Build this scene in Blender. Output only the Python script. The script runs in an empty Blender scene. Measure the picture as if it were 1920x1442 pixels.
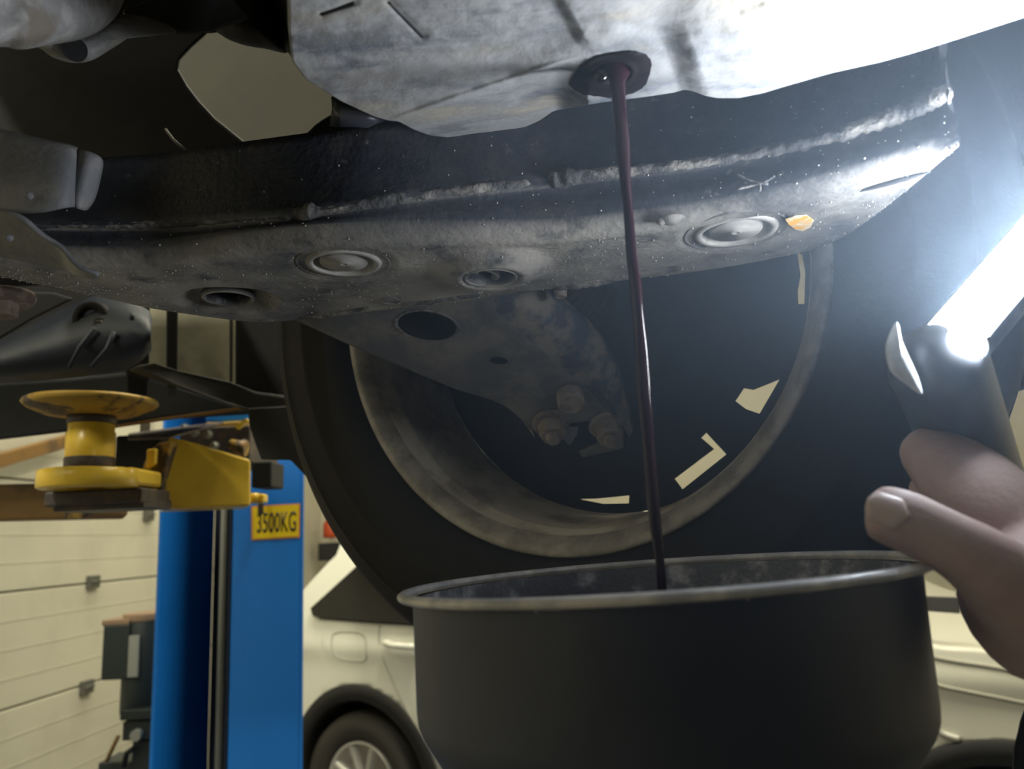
import bpy, bmesh, math, random
from mathutils import Vector, Matrix, noise as mnoise
random.seed(7)
S = bpy.context.scene
COL = S.collection
PI = math.pi
# ------------------------------------------------------------------ camera, light, exposure
FPX, CX, CY, HC = 1443.0, 960.0, 721.0, 1.40
PITCH, ROLL = math.radians(11.0), math.radians(-2.7)
F = Vector((0, math.cos(PITCH), math.sin(PITCH)))
_R0 = Vector((1, 0, 0)); _U0 = Vector((0, -math.sin(PITCH), math.cos(PITCH)))
R = _R0 * math.cos(ROLL) + _U0 * math.sin(ROLL)
U = -_R0 * math.sin(ROLL) + _U0 * math.cos(ROLL)
CAM = Vector((0, 0, HC))
cd = bpy.data.cameras.new('camera'); cam = bpy.data.objects.new('camera', cd); COL.objects.link(cam)
cd.sensor_width = 36; cd.lens = FPX / 1920 * 36; cd.clip_start = 0.01; cd.clip_end = 60
cam.matrix_world = Matrix(((R.x, U.x, -F.x, CAM.x), (R.y, U.y, -F.y, CAM.y), (R.z, U.z, -F.z, CAM.z), (0, 0, 0, 1)))
cd.dof.use_dof = True; cd.dof.focus_distance = 0.52; cd.dof.aperture_fstop = 9.0
S.camera = cam
S.view_settings.view_transform = 'Standard'; S.view_settings.look = 'None'
S.view_settings.gamma = 1; S.view_settings.use_curve_mapping = False
S.view_settings.exposure = 0.0
W = bpy.data.worlds.new('world'); S.world = W; W.use_nodes = True
W.node_tree.nodes['Background'].inputs[0].default_value = (0.9, 0.95, 1.0, 1)
W.node_tree.nodes['Background'].inputs[1].default_value = 0.012
WARM = (1.0, 0.95, 0.73)
def area(name, loc, sx, sy, watt, color, rot=(0, 0, 0)):
    l = bpy.data.lights.new(name, 'AREA'); l.shape = 'RECTANGLE'; l.size = sx; l.size_y = sy; l.energy = watt; l.color = color
    o = bpy.data.objects.new(name, l); COL.objects.link(o); o.location = loc; o.rotation_euler = rot; return o
CEIL_Z = 4.3
LAMPS = [(-1.3, 3.2), (-1.2, 5.4), (1.8, 1.2), (1.6, 5.4), (3.6, 3.2), (-1.8, 0.7), (0.3, 2.0), (-1.8, -2.2)]  # unseen ceiling lights, some added to brighten the parked car, post and arm
for k, (x, y) in enumerate(LAMPS):
    area('ceiling_fill_light', (x, y, CEIL_Z - 0.09), 0.25, 1.4, (34, 34, 44, 34, 34, 40, 96, 165)[k], WARM)
LED_STRENGTH = 150.0
GLARE_DENSITY = 0.32

# ------------------------------------------------------------------ helpers
def ray(px, py): return F + R * ((px - CX) / FPX) + U * ((CY - py) / FPX)
def at(px, py, Y):                       # point of the place seen at a photo pixel, Y metres ahead of the camera
    d = ray(px, py); return CAM + d * (Y / d.y)
def atz(px, py, z):                      # the same on a level z metres above the camera
    d = ray(px, py); return CAM + d * (z / d.z)
def atp(px, py, P0, n):                  # the same on a plane
    d = ray(px, py); return CAM + d * ((P0 - CAM).dot(n) / d.dot(n))
def lerp(a, b, t): return a + (b - a) * t
def smooth(a, b, x):
    t = min(1, max(0, (x - a) / (b - a))); return t * t * (3 - 2 * t)
def ns(x, y, z=0): return mnoise.noise(Vector((x, y, z)))
def cr(p, t):                            # Catmull-Rom through a list, t in 0..1
    n = len(p) - 1; f = min(max(t, 0), 1) * n; i = min(int(f), n - 1); u = f - i
    a, b, c, d = p[max(i - 1, 0)], p[i], p[i + 1], p[min(i + 2, n)]
    return b + (c - a) * (0.5 * u) + (a * 2 - b * 5 + c * 4 - d) * (0.5 * u * u) + (b * 3 - a - c * 3 + d) * (0.5 * u ** 3)

MATS = {}
def mat(name, col, rough=0.6, metal=0.0, col2=None, scale=30.0, thresh=(0.4, 0.65), bump=0.0, bscale=120.0,
        col3=None, s3=8.0, t3=(0.5, 0.7), spec=0.5, stretch=(1, 1, 1), down=None, coat=0.0, grain=False):
    m = bpy.data.materials.new(name); m.use_nodes = True; nt = m.node_tree; b = nt.nodes['Principled BSDF']
    b.inputs['Roughness'].default_value = rough; b.inputs['Metallic'].default_value = metal
    b.inputs['Specular IOR Level'].default_value = spec; b.inputs['Coat Weight'].default_value = coat
    b.inputs['Base Color'].default_value = (*col, 1)
    def node(t): return nt.nodes.new(t)
    tc = node('ShaderNodeTexCoord'); mp = node('ShaderNodeMapping'); mp.inputs['Scale'].default_value = stretch
    nt.links.new(tc.outputs['Object'], mp.inputs[0])
    last = None
    def layer(prev, c, sc, th, fac_extra=None):
        nz = node('ShaderNodeTexNoise'); nz.inputs['Scale'].default_value = sc; nz.inputs['Detail'].default_value = 6; nz.inputs['Roughness'].default_value = 0.62
        nt.links.new(mp.outputs[0], nz.inputs['Vector'])
        mr = node('ShaderNodeMapRange'); mr.inputs[1].default_value = th[0]; mr.inputs[2].default_value = th[1]; mr.interpolation_type = 'SMOOTHSTEP'
        nt.links.new(nz.outputs['Fac'], mr.inputs[0]); fac = mr.outputs[0]
        if fac_extra is not None:
            mu = node('ShaderNodeMath'); mu.operation = 'MULTIPLY'; nt.links.new(fac, mu.inputs[0]); nt.links.new(fac_extra, mu.inputs[1]); fac = mu.outputs[0]
        mx = node('ShaderNodeMix'); mx.data_type = 'RGBA'
        nt.links.new(fac, mx.inputs[0])
        if prev is None: mx.inputs[6].default_value = (*col, 1)
        else: nt.links.new(prev, mx.inputs[6])
        mx.inputs[7].default_value = (*c, 1)
        return mx.outputs[2]
    if col2: last = layer(last, col2, scale, thresh)
    if col3: last = layer(last, col3, s3, t3)
    if down:                             # road dust that clings to faces turned to the ground
        ge = node('ShaderNodeNewGeometry'); sp = node('ShaderNodeSeparateXYZ'); nt.links.new(ge.outputs['Normal'], sp.inputs[0])
        mr = node('ShaderNodeMapRange'); mr.inputs[1].default_value = -0.3; mr.inputs[2].default_value = -0.95
        nt.links.new(sp.outputs[2], mr.inputs[0])
        last = layer(last, down, 10, (0.18, 0.72), mr.outputs[0])
    if grain:                            # worn, oily blotches in the dust
        last = layer(last, (0.05, 0.052, 0.06), 38, (0.50, 0.74)); last = layer(last, (0.20, 0.195, 0.185), 95, (0.62, 0.80))
    if last is not None: nt.links.new(last, b.inputs['Base Color'])
    if bump:
        nz = node('ShaderNodeTexNoise'); nz.inputs['Scale'].default_value = bscale; nz.inputs['Detail'].default_value = 5
        nt.links.new(tc.outputs['Object'], nz.inputs['Vector'])
        bp = node('ShaderNodeBump'); bp.inputs['Strength'].default_value = bump; bp.inputs['Distance'].default_value = 0.002
        nt.links.new(nz.outputs['Fac'], bp.inputs['Height']); nt.links.new(bp.outputs[0], b.inputs['Normal'])
    MATS[name] = m; return m
def emit(name, col, s):
    m = bpy.data.materials.new(name); m.use_nodes = True; b = m.node_tree.nodes['Principled BSDF']
    b.inputs['Base Color'].default_value = (*col, 1); b.inputs['Emission Color'].default_value = (*col, 1); b.inputs['Emission Strength'].default_value = s
    return m

def link(name, verts, faces, m, parent=None, sm=True, **props):
    me = bpy.data.meshes.new(name); me.from_pydata([tuple(v) for v in verts], [], faces); me.update()
    o = bpy.data.objects.new(name, me); COL.objects.link(o)
    if m: me.materials.append(m)
    if sm: me.polygons.foreach_set('use_smooth', [True] * len(me.polygons))
    if parent: o.parent = parent
    for k, v in props.items(): o[k] = v
    return o
def from_bm(name, bm, m, parent=None, sm=False, **props):
    me = bpy.data.meshes.new(name); bmesh.ops.recalc_face_normals(bm, faces=bm.faces); bm.to_mesh(me); bm.free()
    o = bpy.data.objects.new(name, me); COL.objects.link(o); me.materials.append(m)
    if sm: me.polygons.foreach_set('use_smooth', [True] * len(me.polygons))
    if parent: o.parent = parent
    for k, v in props.items(): o[k] = v
    return o
def bevel(o, w, seg=2, ang=35):
    b = o.modifiers.new('bevel', 'BEVEL'); b.width = w; b.segments = seg; b.limit_method = 'ANGLE'; b.angle_limit = math.radians(ang)
    return o
def thing(name, label, cat, group=None):
    o = bpy.data.objects.new(name, None); COL.objects.link(o); o.empty_display_size = 0.05
    o['label'] = label; o['category'] = cat
    if group: o['group'] = group
    return o
def tag(o, label, cat, group=None):
    o['label'] = label; o['category'] = cat
    if group: o['group'] = group
    return o
def quads(nu, nv, wrap=False):
    f = []
    for i in range(nu - (0 if wrap else 1)):
        for j in range(nv - 1):
            a = i * nv + j; b = ((i + 1) % nu) * nv + j; f.append((a, b, b + 1, a + 1))
    return f
def loft(name, rows, m, parent=None, wrap=False, sm=True, thick=0, **props):
    nv = len(rows[0]); v = [p for r in rows for p in r]
    o = link(name, v, quads(len(rows), nv, wrap), m, parent, sm, **props)
    if thick:
        s = o.modifiers.new('solid', 'SOLIDIFY'); s.thickness = thick; s.offset = 0
    return o
def frame(d):
    d = d.normalized(); a = Vector((0, 0, 1)) if abs(d.z) < 0.9 else Vector((1, 0, 0))
    u = d.cross(a).normalized(); return u, d.cross(u).normalized(), d
def tube_mesh(path, rad, n=12, caps=True, jitter=None):
    v, f = [], []; k = len(path); u = None
    for i, p in enumerate(path):
        d = (path[min(i + 1, k - 1)] - path[max(i - 1, 0)])
        if u is None: u, w, _ = frame(d)
        else: u = (u - d.normalized() * u.dot(d.normalized())).normalized()
        w = d.normalized().cross(u); r = rad[i] if isinstance(rad, (list, tuple)) else rad
        for j in range(n):
            a = 2 * PI * j / n; rr = r * (jitter(i, j) if jitter else 1); v.append(p + u * (rr * math.cos(a)) + w * (rr * math.sin(a)))
    for i in range(k - 1):
        for j in range(n):
            a = i * n + j; b = i * n + (j + 1) % n; f.append((a, b, b + n, a + n))
    if caps: f.append(tuple(range(n))[::-1]); f.append(tuple(range((k - 1) * n, k * n)))
    return v, f
def tube(name, path, rad, m, parent=None, n=12, jitter=None, **props):
    v, f = tube_mesh(path, rad, n, True, jitter); return link(name, v, f, m, parent, True, **props)
def lathe(name, prof, origin, axis, m, parent=None, n=48, rfun=None, sm=True, **props):
    u, w, d = frame(axis); v = []; k = len(prof)
    for i in range(n):
        a = 2 * PI * i / n; e = u * math.cos(a) + w * math.sin(a)
        for j, (r, h) in enumerate(prof):
            v.append(origin + d * h + e * (rfun(r, h, a, i, j) if rfun else r))
    return link(name, v, quads(n, k, True), m, parent, sm, **props)
def box(name, c, x, y, z, m, parent=None, bev=0.0, **props):   # centre and three half-extent vectors
    v = [c + x * sx + y * sy + z * sz for sx in (-1, 1) for sy in (-1, 1) for sz in (-1, 1)]
    f = [(0, 1, 3, 2), (4, 6, 7, 5), (0, 4, 5, 1), (2, 3, 7, 6), (0, 2, 6, 4), (1, 5, 7, 3)]
    bm = bmesh.new(); bv = [bm.verts.new(p) for p in v]
    for q in f: bm.faces.new([bv[i] for i in q])
    if bev: bmesh.ops.bevel(bm, geom=list(bm.edges), offset=bev, segments=2, affect='EDGES', profile=0.5)
    return from_bm(name, bm, m, parent, False, **props)
X_, Y_, Z_ = Vector((1, 0, 0)), Vector((0, 1, 0)), Vector((0, 0, 1))
def prism(name, pts, ext, m, parent=None, bev=0.0, seg=2, holes=(), **props):   # polygon (with holes) swept along ext
    bm = bmesh.new(); edges = []
    for loop in [pts] + list(holes):
        vs = [bm.verts.new(p) for p in loop]
        for i in range(len(vs)): edges.append(bm.edges.new((vs[i], vs[(i + 1) % len(vs)])))
    if holes: bmesh.ops.triangle_fill(bm, edges=edges, use_beauty=True, use_dissolve=False)
    else: bm.faces.new([e.verts[0] for e in edges])
    g = bmesh.ops.extrude_face_region(bm, geom=list(bm.faces))
    bmesh.ops.translate(bm, verts=[x for x in g['geom'] if isinstance(x, bmesh.types.BMVert)], vec=ext)
    o = from_bm(name, bm, m, parent, False, **props)
    if bev: bevel(o, bev, seg, 40)
    return o
def sheet(name, pts, m, parent=None, thick=0.003, bev=0.001, **props):          # [(px, py, Y)] -> plate with thickness, pushed away from the camera
    P = [at(*p) for p in pts]; c = sum(P, Vector()) / len(P); d = (c - CAM).normalized()
    return prism(name, P, d * thick, m, parent, bev, 2, (), **props)
def dome(name, pts, Y, bulge, m, parent=None, rings=10, back=0.03, tilt=(0, 0), n=72, rough=0.0, **props):
    """rounded casting: an outline at its own distance, swollen towards the viewer side and closed behind"""
    c = (sum(p[0] for p in pts) / len(pts), sum(p[1] for p in pts) / len(pts))
    k = len(pts); out = []
    for i in range(n):
        t = i / n * k; a = int(t); u = t - a
        q = [Vector((pts[(a + j) % k][0], pts[(a + j) % k][1])) for j in (-1, 0, 1, 2)]
        p = q[1] + (q[2] - q[0]) * (0.5 * u) + (q[0] * 2 - q[1] * 5 + q[2] * 4 - q[3]) * (0.5 * u * u) + (q[1] * 3 - q[0] - q[2] * 3 + q[3]) * (0.5 * u ** 3)
        out.append(p)
    rows = []
    for p in out:
        row = []
        for r in range(rings + 3):
            s = min(1.0, (r + 0.02) / rings); x = lerp(c[0], p.x, s); y = lerp(c[1], p.y, s)
            yy = Y + tilt[0] * (x - c[0]) + tilt[1] * (y - c[1]) - bulge * math.sqrt(max(0, 1 - s ** 2.4))
            if rough: yy += rough * ns(x * 0.02, y * 0.02, 3)
            if r == rings + 1: yy += back
            if r == rings + 2: yy += back; x = lerp(c[0], p.x, 0.05); y = lerp(c[1], p.y, 0.05)
            row.append(at(x, y, yy))
        rows.append(row)
    return loft(name, rows, m, parent, True, True, **props)
def cyl(name, p, q, r, m, parent=None, n=24, r2=None, bev=0.0, **props):
    o_, f_ = tube_mesh([p, q], [r, r2 if r2 is not None else r], n); o = link(name, o_, f_, m, parent, False, **props)
    if bev: bevel(o, bev)
    me = o.data; me.polygons.foreach_set('use_smooth', [len(pl.vertices) == 4 for pl in me.polygons])
    return o
def hexbolt(parent, p, d, r, h, m, name='bolt', stud=True, **props):
    d = d.normalized(); v, f = [], []
    for a, b, r0, r1, n in [(p - d * (r * 0.25), p + d * (r * 0.02), r * 1.35, r * 1.35, 24), (p, p + d * h, r, r * 0.97, 6)] + ([(p + d * h, p + d * (h + r * 0.55), r * 0.55, r * 0.45, 16)] if stud else []):
        v2, f2 = tube_mesh([a, b], [r0, r1], n); k = len(v); v += v2; f += [tuple(k + q for q in g) for g in f2]
    o = link(name, v, f, m, parent, False, **props); return bevel(o, r * 0.1)

# ------------------------------------------------------------------ materials
M_pan = mat('pan_dust', (0.30, 0.30, 0.31), 0.66, 0.0, (0.11, 0.125, 0.155), 26, (0.42, 0.66), 0.25, 260, (0.36, 0.33, 0.28), 13, (0.5, 0.68), stretch=(1, 2.2, 1))
M_cross = mat('crossmember_paint', (0.020, 0.0235, 0.034), 0.50, 0.0, (0.048, 0.047, 0.050), 30, (0.42, 0.75), 0.4, 260, down=(0.42, 0.395, 0.36), grain=True)
M_weld = mat('weld_dirt', (0.05, 0.05, 0.054), 0.8, 0, (0.20, 0.185, 0.17), 50, (0.42, 0.62), 0.8, 350)
M_plug = mat('plug_rubber', (0.36, 0.345, 0.325), 0.7, 0, (0.27, 0.26, 0.25), 60, (0.4, 0.6), 0.1, 300)
M_dark = mat('shadow_black_metal', (0.012, 0.012, 0.015), 0.7, 0)  # black metal, also stands in for shade inside holes and slots
M_speck = mat('dirt_specks', (0.34, 0.33, 0.31), 0.6)
M_brkt = mat('bracket_dust', (0.16, 0.165, 0.185), 0.62, 0, (0.24, 0.235, 0.235), 34, (0.4, 0.65), 0.3, 260)
M_gear = mat('cast_dust', (0.27, 0.265, 0.27), 0.75, 0, (0.38, 0.37, 0.36), 70, (0.45, 0.6), 0.5, 300, (0.17, 0.145, 0.12), 15, (0.5, 0.66))
M_rust = mat('rusty_steel', (0.20, 0.15, 0.12), 0.75, 0, (0.11, 0.08, 0.065), 120, (0.4, 0.6), 0.4, 500)
M_arm = mat('arm_dirt', (0.075, 0.076, 0.082), 0.6, 0, (0.14, 0.13, 0.12), 26, (0.42, 0.62), 0.3, 300, stretch=(1.0, 1.0, 1.0))
M_flange = mat('arm_mud', (0.030, 0.040, 0.062), 0.7, 0, (0.15, 0.13, 0.108), 34, (0.44, 0.60), 0.4, 300)
M_nut = mat('tan_nuts', (0.22, 0.185, 0.16), 0.7, 0, (0.15, 0.125, 0.11), 90, (0.45, 0.6), 0.2, 400)
M_tyre = mat('tyre_rubber', (0.0075, 0.0075, 0.009), 0.7, 0, (0.011, 0.0105, 0.011), 20, (0.4, 0.7), 0.12, 300, spec=0.25)
M_rim = mat('dirty_alloy', (0.60, 0.56, 0.50), 0.55, 0.1, (0.28, 0.25, 0.22), 22, (0.42, 0.7), 0.15, 200)
M_navy = mat('navy_plastic', (0.013, 0.019, 0.034), 0.6, 0, (0.02, 0.026, 0.04), 14, (0.4, 0.7), 0.1, 150)
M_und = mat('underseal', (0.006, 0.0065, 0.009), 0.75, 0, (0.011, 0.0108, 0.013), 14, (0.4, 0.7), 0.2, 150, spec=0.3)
M_grey = mat('underbody_grey', (0.035, 0.034, 0.031), 0.8, 0, (0.025, 0.025, 0.025), 10, (0.4, 0.7), 0.1, 100)
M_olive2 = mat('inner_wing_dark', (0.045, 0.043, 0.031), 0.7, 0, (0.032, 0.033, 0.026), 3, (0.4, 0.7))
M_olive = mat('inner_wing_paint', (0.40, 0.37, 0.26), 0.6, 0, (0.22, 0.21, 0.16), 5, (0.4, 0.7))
M_oil = mat('used_oil', (0.022, 0.007, 0.012), 0.06, 0, spec=0.22)
M_oilwet = mat('oil_wet_patch', (0.010, 0.008, 0.010), 0.5, 0, (0.018, 0.013, 0.015), 60, (0.4, 0.7), 0.12, 300, spec=0.06)
M_funnel = mat('funnel_plastic', (0.024, 0.031, 0.060), 0.5, 0, (0.031, 0.039, 0.070), 20, (0.4, 0.7), 0.08, 90)
M_funin = mat('funnel_inside_lit', (0.10, 0.105, 0.125), 0.55, 0, (0.42, 0.42, 0.46), 40, (0.47, 0.66), 0.35, 300)  # paler than the outside, lamp light on the speckled wall painted in
M_rimlip = mat('worn_lit_lip', (0.36, 0.36, 0.37), 0.3, 0, (0.64, 0.62, 0.59), 40, (0.40, 0.62), 0.15, 200)  # worn rim, its pale tone also paints in the lamp light
M_skin = mat('skin', (0.50, 0.37, 0.34), 0.6, 0, (0.43, 0.30, 0.275), 40, (0.4, 0.7), 0.25, 350)
M_nail = mat('nail', (0.60, 0.47, 0.43), 0.35)
M_lampbody = mat('lamp_plastic', (0.035, 0.036, 0.042), 0.4, 0)
M_clear = mat('lamp_cap', (0.75, 0.78, 0.82), 0.18, 0, (0.55, 0.58, 0.62), 60, (0.4, 0.6))
M_blue = mat('post_blue', (0.008, 0.17, 0.66), 0.4, 0, (0.010, 0.185, 0.70), 6, (0.4, 0.7), 0.05, 80)
M_dkblue = mat('post_inner_shaded', (0.006, 0.016, 0.045), 0.6)  # darker copy of the post blue, channel shade painted in
M_yel = mat('arm_yellow', (0.80, 0.54, 0.06), 0.28, 0, (0.70, 0.45, 0.05), 9, (0.45, 0.7), 0.06, 120, (0.05, 0.035, 0.03), 22, (0.66, 0.7))
M_yelworn = mat('arm_yellow_worn', (0.42, 0.26, 0.045), 0.55, 0, (0.05, 0.035, 0.032), 16, (0.5, 0.58), 0.15, 160, (0.30, 0.15, 0.04), 30, (0.55, 0.7))
M_brown = mat('brown_and_shaded_yellow', (0.24, 0.13, 0.035), 0.55, 0, (0.10, 0.06, 0.03), 8, (0.5, 0.75), 0.1, 100)  # brown finish, also the yellow arm with shade put into its colour
M_grease = mat('greasy_steel', (0.05, 0.04, 0.045), 0.5, 0, (0.10, 0.07, 0.05), 30, (0.45, 0.65))
M_sticker = mat('sticker_yellow', (0.80, 0.58, 0.01), 0.5); M_stick_o = mat('sticker_edge', (0.72, 0.30, 0.07), 0.5); M_ink = mat('ink', (0.015, 0.014, 0.012), 0.6)
M_door = mat('door_cream', (0.60, 0.57, 0.46), 0.6, 0, (0.54, 0.51, 0.41), 3, (0.4, 0.7), 0.05, 60)
M_joint = mat('door_joint', (0.24, 0.225, 0.18), 0.7)
M_wall = mat('wall_cream', (0.60, 0.57, 0.46), 0.8, 0, (0.54, 0.51, 0.41), 2, (0.4, 0.7))
M_floor = mat('floor_concrete', (0.065, 0.065, 0.068), 0.6, 0, (0.045, 0.045, 0.047), 3, (0.4, 0.7))
M_ceil = mat('ceiling', (0.6, 0.58, 0.5), 0.8)
M_hinge = mat('hinge_grey', (0.10, 0.10, 0.085), 0.5)
M_motor = mat('motor_dark', (0.020, 0.030, 0.034), 0.5); M_plate = mat('rating_plate', (0.35, 0.36, 0.33), 0.5); M_rusttop = mat('dusty_top', (0.30, 0.20, 0.13), 0.8)
M_white = mat('car_white', (0.86, 0.85, 0.76), 0.22, 0, coat=0.6); M_glass = mat('dark_glass', (0.012, 0.012, 0.012), 0.12); M_clad = mat('arch_plastic', (0.014, 0.014, 0.014), 0.75)
M_ctyre = mat('small_tyre', (0.04, 0.036, 0.032), 0.7); M_silver = mat('alloy_silver', (0.62, 0.61, 0.57), 0.35, 0.3); M_seam = mat('panel_gap', (0.42, 0.41, 0.35), 0.6)
M_red = mat('extinguisher_red', (0.5, 0.07, 0.02), 0.4); M_orange = mat('orange_mark', (0.75, 0.36, 0.04), 0.7, 0, (0.6, 0.5, 0.35), 160, (0.45, 0.6), 0.3, 400)
M_cloth = mat('dark_cloth', (0.012, 0.014, 0.022), 0.9, 0, bump=0.3, bscale=500)
M_led = emit('led_light', (0.86, 0.93, 1.0), LED_STRENGTH); M_redled = emit('red_led', (1.0, 0.03, 0.02), 25)
M_tube = emit('fluorescent', (1.0, 0.93, 0.70), 2.2)

# ------------------------------------------------------------------ the room
def structure(o): o['kind'] = 'structure'; return o
VP = Vector((110.0 / FPX, 1, 0)).normalized()            # the left wall with the sectional door runs along this
WX = Vector((-2.15, 3.2, 0))
WN = Vector((VP.y, -VP.x, 0))                            # into the room
structure(box('floor', Vector((1, 2, -0.05)), X_ * 4.5, Y_ * 6, Z_ * 0.05, M_floor))
structure(box('ceiling', Vector((1, 2, CEIL_Z + 0.05)), X_ * 4.5, Y_ * 6, Z_ * 0.05, M_ceil))
structure(box('wall_back', Vector((1, 7.6, 2.15)), X_ * 4.5, Y_ * 0.06, Z_ * 2.2, M_wall))
structure(box('wall_right', Vector((4.6, 2, 2.15)), X_ * 0.06, Y_ * 6, Z_ * 2.2, M_wall))
structure(box('wall_front', Vector((1, -3.6, 2.15)), X_ * 4.5, Y_ * 0.06, Z_ * 2.2, M_grey))
structure(box('wall_left', WX - VP * 0.6 - WN * 0.14 + Z_ * 2.15, VP * 6.2, WN * 0.05, Z_ * 2.2, M_wall))
door = thing('door_1', '', ''); del door['label']; del door['category']; door['kind'] = 'structure'
def wallpt(px, py, off=0.0): return atp(px, py, WX + WN * off, WN)
zA = wallpt(0, 1112).z; zB = wallpt(0, 1334).z; PH = zA - zB
d_a, d_b = -2.4, 3.6
pm = None
for k in range(-1, 6):
    z0 = zB + (k - 1) * PH; z1 = z0 + PH
    if z1 < 0: continue
    z0 = max(z0, 0.0)
    o = box('panel', WX + VP * ((d_a + d_b) / 2) - WN * 0.03 + Z_ * ((z0 + z1) / 2), VP * ((d_b - d_a) / 2), WN * 0.03, Z_ * ((z1 - z0) / 2 - 0.004), M_door, door, 0.004)
    for q in (0.25, 0.5, 0.75):
        box('rib', WX + VP * ((d_a + d_b) / 2) + WN * 0.0006 + Z_ * lerp(z0, z1, q), VP * ((d_b - d_a) / 2), WN * 0.0007, Z_ * 0.003, M_door, o)
box('backing', WX + VP * ((d_a + d_b) / 2) - WN * 0.075 + Z_ * 1.9, VP * ((d_b - d_a) / 2), WN * 0.012, Z_ * 1.9, M_joint, door)
for px, py in ((175, 1091), (163, 1288), (279, 966)):
    c = wallpt(px, py, 0.012)
    h = box('hinge', c, VP * 0.04, WN * 0.012, Z_ * 0.030, M_hinge, door, 0.003); cyl('hinge_pin', c + WN * 0.013 - VP * 0.035, c + WN * 0.013 + VP * 0.035, 0.006, M_hinge, h, 10)
box('door_rail', (wallpt(-60, 880, 0.05) + wallpt(135, 824, 0.05)) / 2, (wallpt(135, 824, 0.05) - wallpt(-60, 880, 0.05)) / 2, WN * 0.02, Z_ * 0.03, M_brown, door, 0.004)
t = thing('strip_light', 'bright fluorescent strip light on the far wall right of the lifted tyre', 'lamp')
c = at(1930, 816, 7.45); box('tube', c, X_ * 0.42, Y_ * 0.03, Z_ * 0.065, M_tube, t, 0.02); box('housing', c + Y_ * 0.05, X_ * 0.45, Y_ * 0.02, Z_ * 0.10, M_ceil, t, 0.01)
t = thing('fire_extinguisher', 'red fire extinguisher on the far wall beside the tyre edge', 'extinguisher')
c = at(620, 985, 7.3)
lathe('cylinder', [(0, -0.10), (0.065, -0.095), (0.07, -0.07), (0.07, 0.03), (0.045, 0.07), (0.02, 0.09), (0, 0.09)], c - Z_ * 0.02, Z_, M_red, t, 24)
box('stand', c - Z_ * 0.24, X_ * 0.10, Y_ * 0.08, Z_ * 0.08, M_clad, t, 0.01)
for k, (x, y) in enumerate(LAMPS[:0]): pass

# ------------------------------------------------------------------ white car parked behind
car = thing('parked_car', 'white hatchback parked on the floor behind the blue lift post', 'car')
CO = Vector((-0.75, 3.6, 0)); CDIR = Vector((2.14, -1.35, 0)).normalized(); CN = Vector((CDIR.y, -CDIR.x, 0))   # CN points to the viewer
if CN.dot(CAM - CO) < 0: CN = -CN
WB = 2.45
def cl(x, z, out=0.0): return CO + CDIR * x + CN * out + Z_ * z        # x from the rear wheel, out from the side plane
def sidept(px, py, out=0.0):
    p = atp(px, py, CO + CN * out, CN); q = p - CO; return q.dot(CDIR), q.z
def side_out(x, z):                                                      # how far the flank bulges
    o = 0.0
    if z > 1.0: o = -0.36 * (z - 1.0) ** 1.25
    else: o = -0.10 * (1.0 - z) ** 2 * 0.6
    o += 0.012 * math.exp(-((z - 0.93) / 0.05) ** 2)
    return o - 0.10 * max(0, (-0.35 - x) / 0.4) ** 2 * 1.6 - 0.12 * max(0, (x - WB - 0.35) / 0.5) ** 2
roofz = lambda x: 1.50 - 0.10 * ((x - 0.9) / 1.3) ** 2 if x < 1.9 else 1.44 - (x - 1.9) * 0.42
def top(x):
    if x < -0.2: return lerp(1.05, 1.42, smooth(-0.62, -0.05, x))
    if x < 1.5: return 1.50 - 0.06 * ((x - 0.8) / 1.0) ** 2
    return lerp(1.47, 1.02, smooth(1.5, 2.35, x)) if x < 2.35 else lerp(1.02, 0.86, smooth(2.35, 3.3, x))
ARC = 0.437
rows = []; xs = [-0.72 + 4.0 * i / 200 for i in range(201)]; nz_ = 60
for x in xs:
    rows.append([(x, lerp(0.20, top(x), j / nz_)) for j in range(nz_ + 1)])
v = [cl(x, z, side_out(x, z)) for r in rows for x, z in r]; fl = [p for r in rows for p in r]
fs = []
for q in quads(len(rows), nz_ + 1):
    cx_ = sum(fl[i][0] for i in q) / 4; cz_ = sum(fl[i][1] for i in q) / 4
    if min(math.hypot(cx_, cz_ - 0.33), math.hypot(cx_ - WB, cz_ - 0.33)) < ARC: continue
    fs.append(q)
body = link('body_side', v, fs, M_white, car); body.modifiers.new('s', 'SOLIDIFY').thickness = 0.01
loft('roof_and_bonnet', [[cl(x, top(x) + 0.02 * math.sin(PI * k / 8), lerp(side_out(x, top(x)), -1.7 - side_out(x, top(x)), k / 8)) for k in range(9)] for x in xs], M_white, car)
loft('far_side', [[cl(x, lerp(0.2, top(x), j / 6), -1.7) for j in range(7)] for x in xs], M_white, car)
for x in (xs[0], xs[-1]): link('bumper', [cl(x, .2), cl(x, top(x)), cl(x, top(x), -1.7), cl(x, .2, -1.7)], [(0, 1, 2, 3)], M_white, car)
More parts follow.
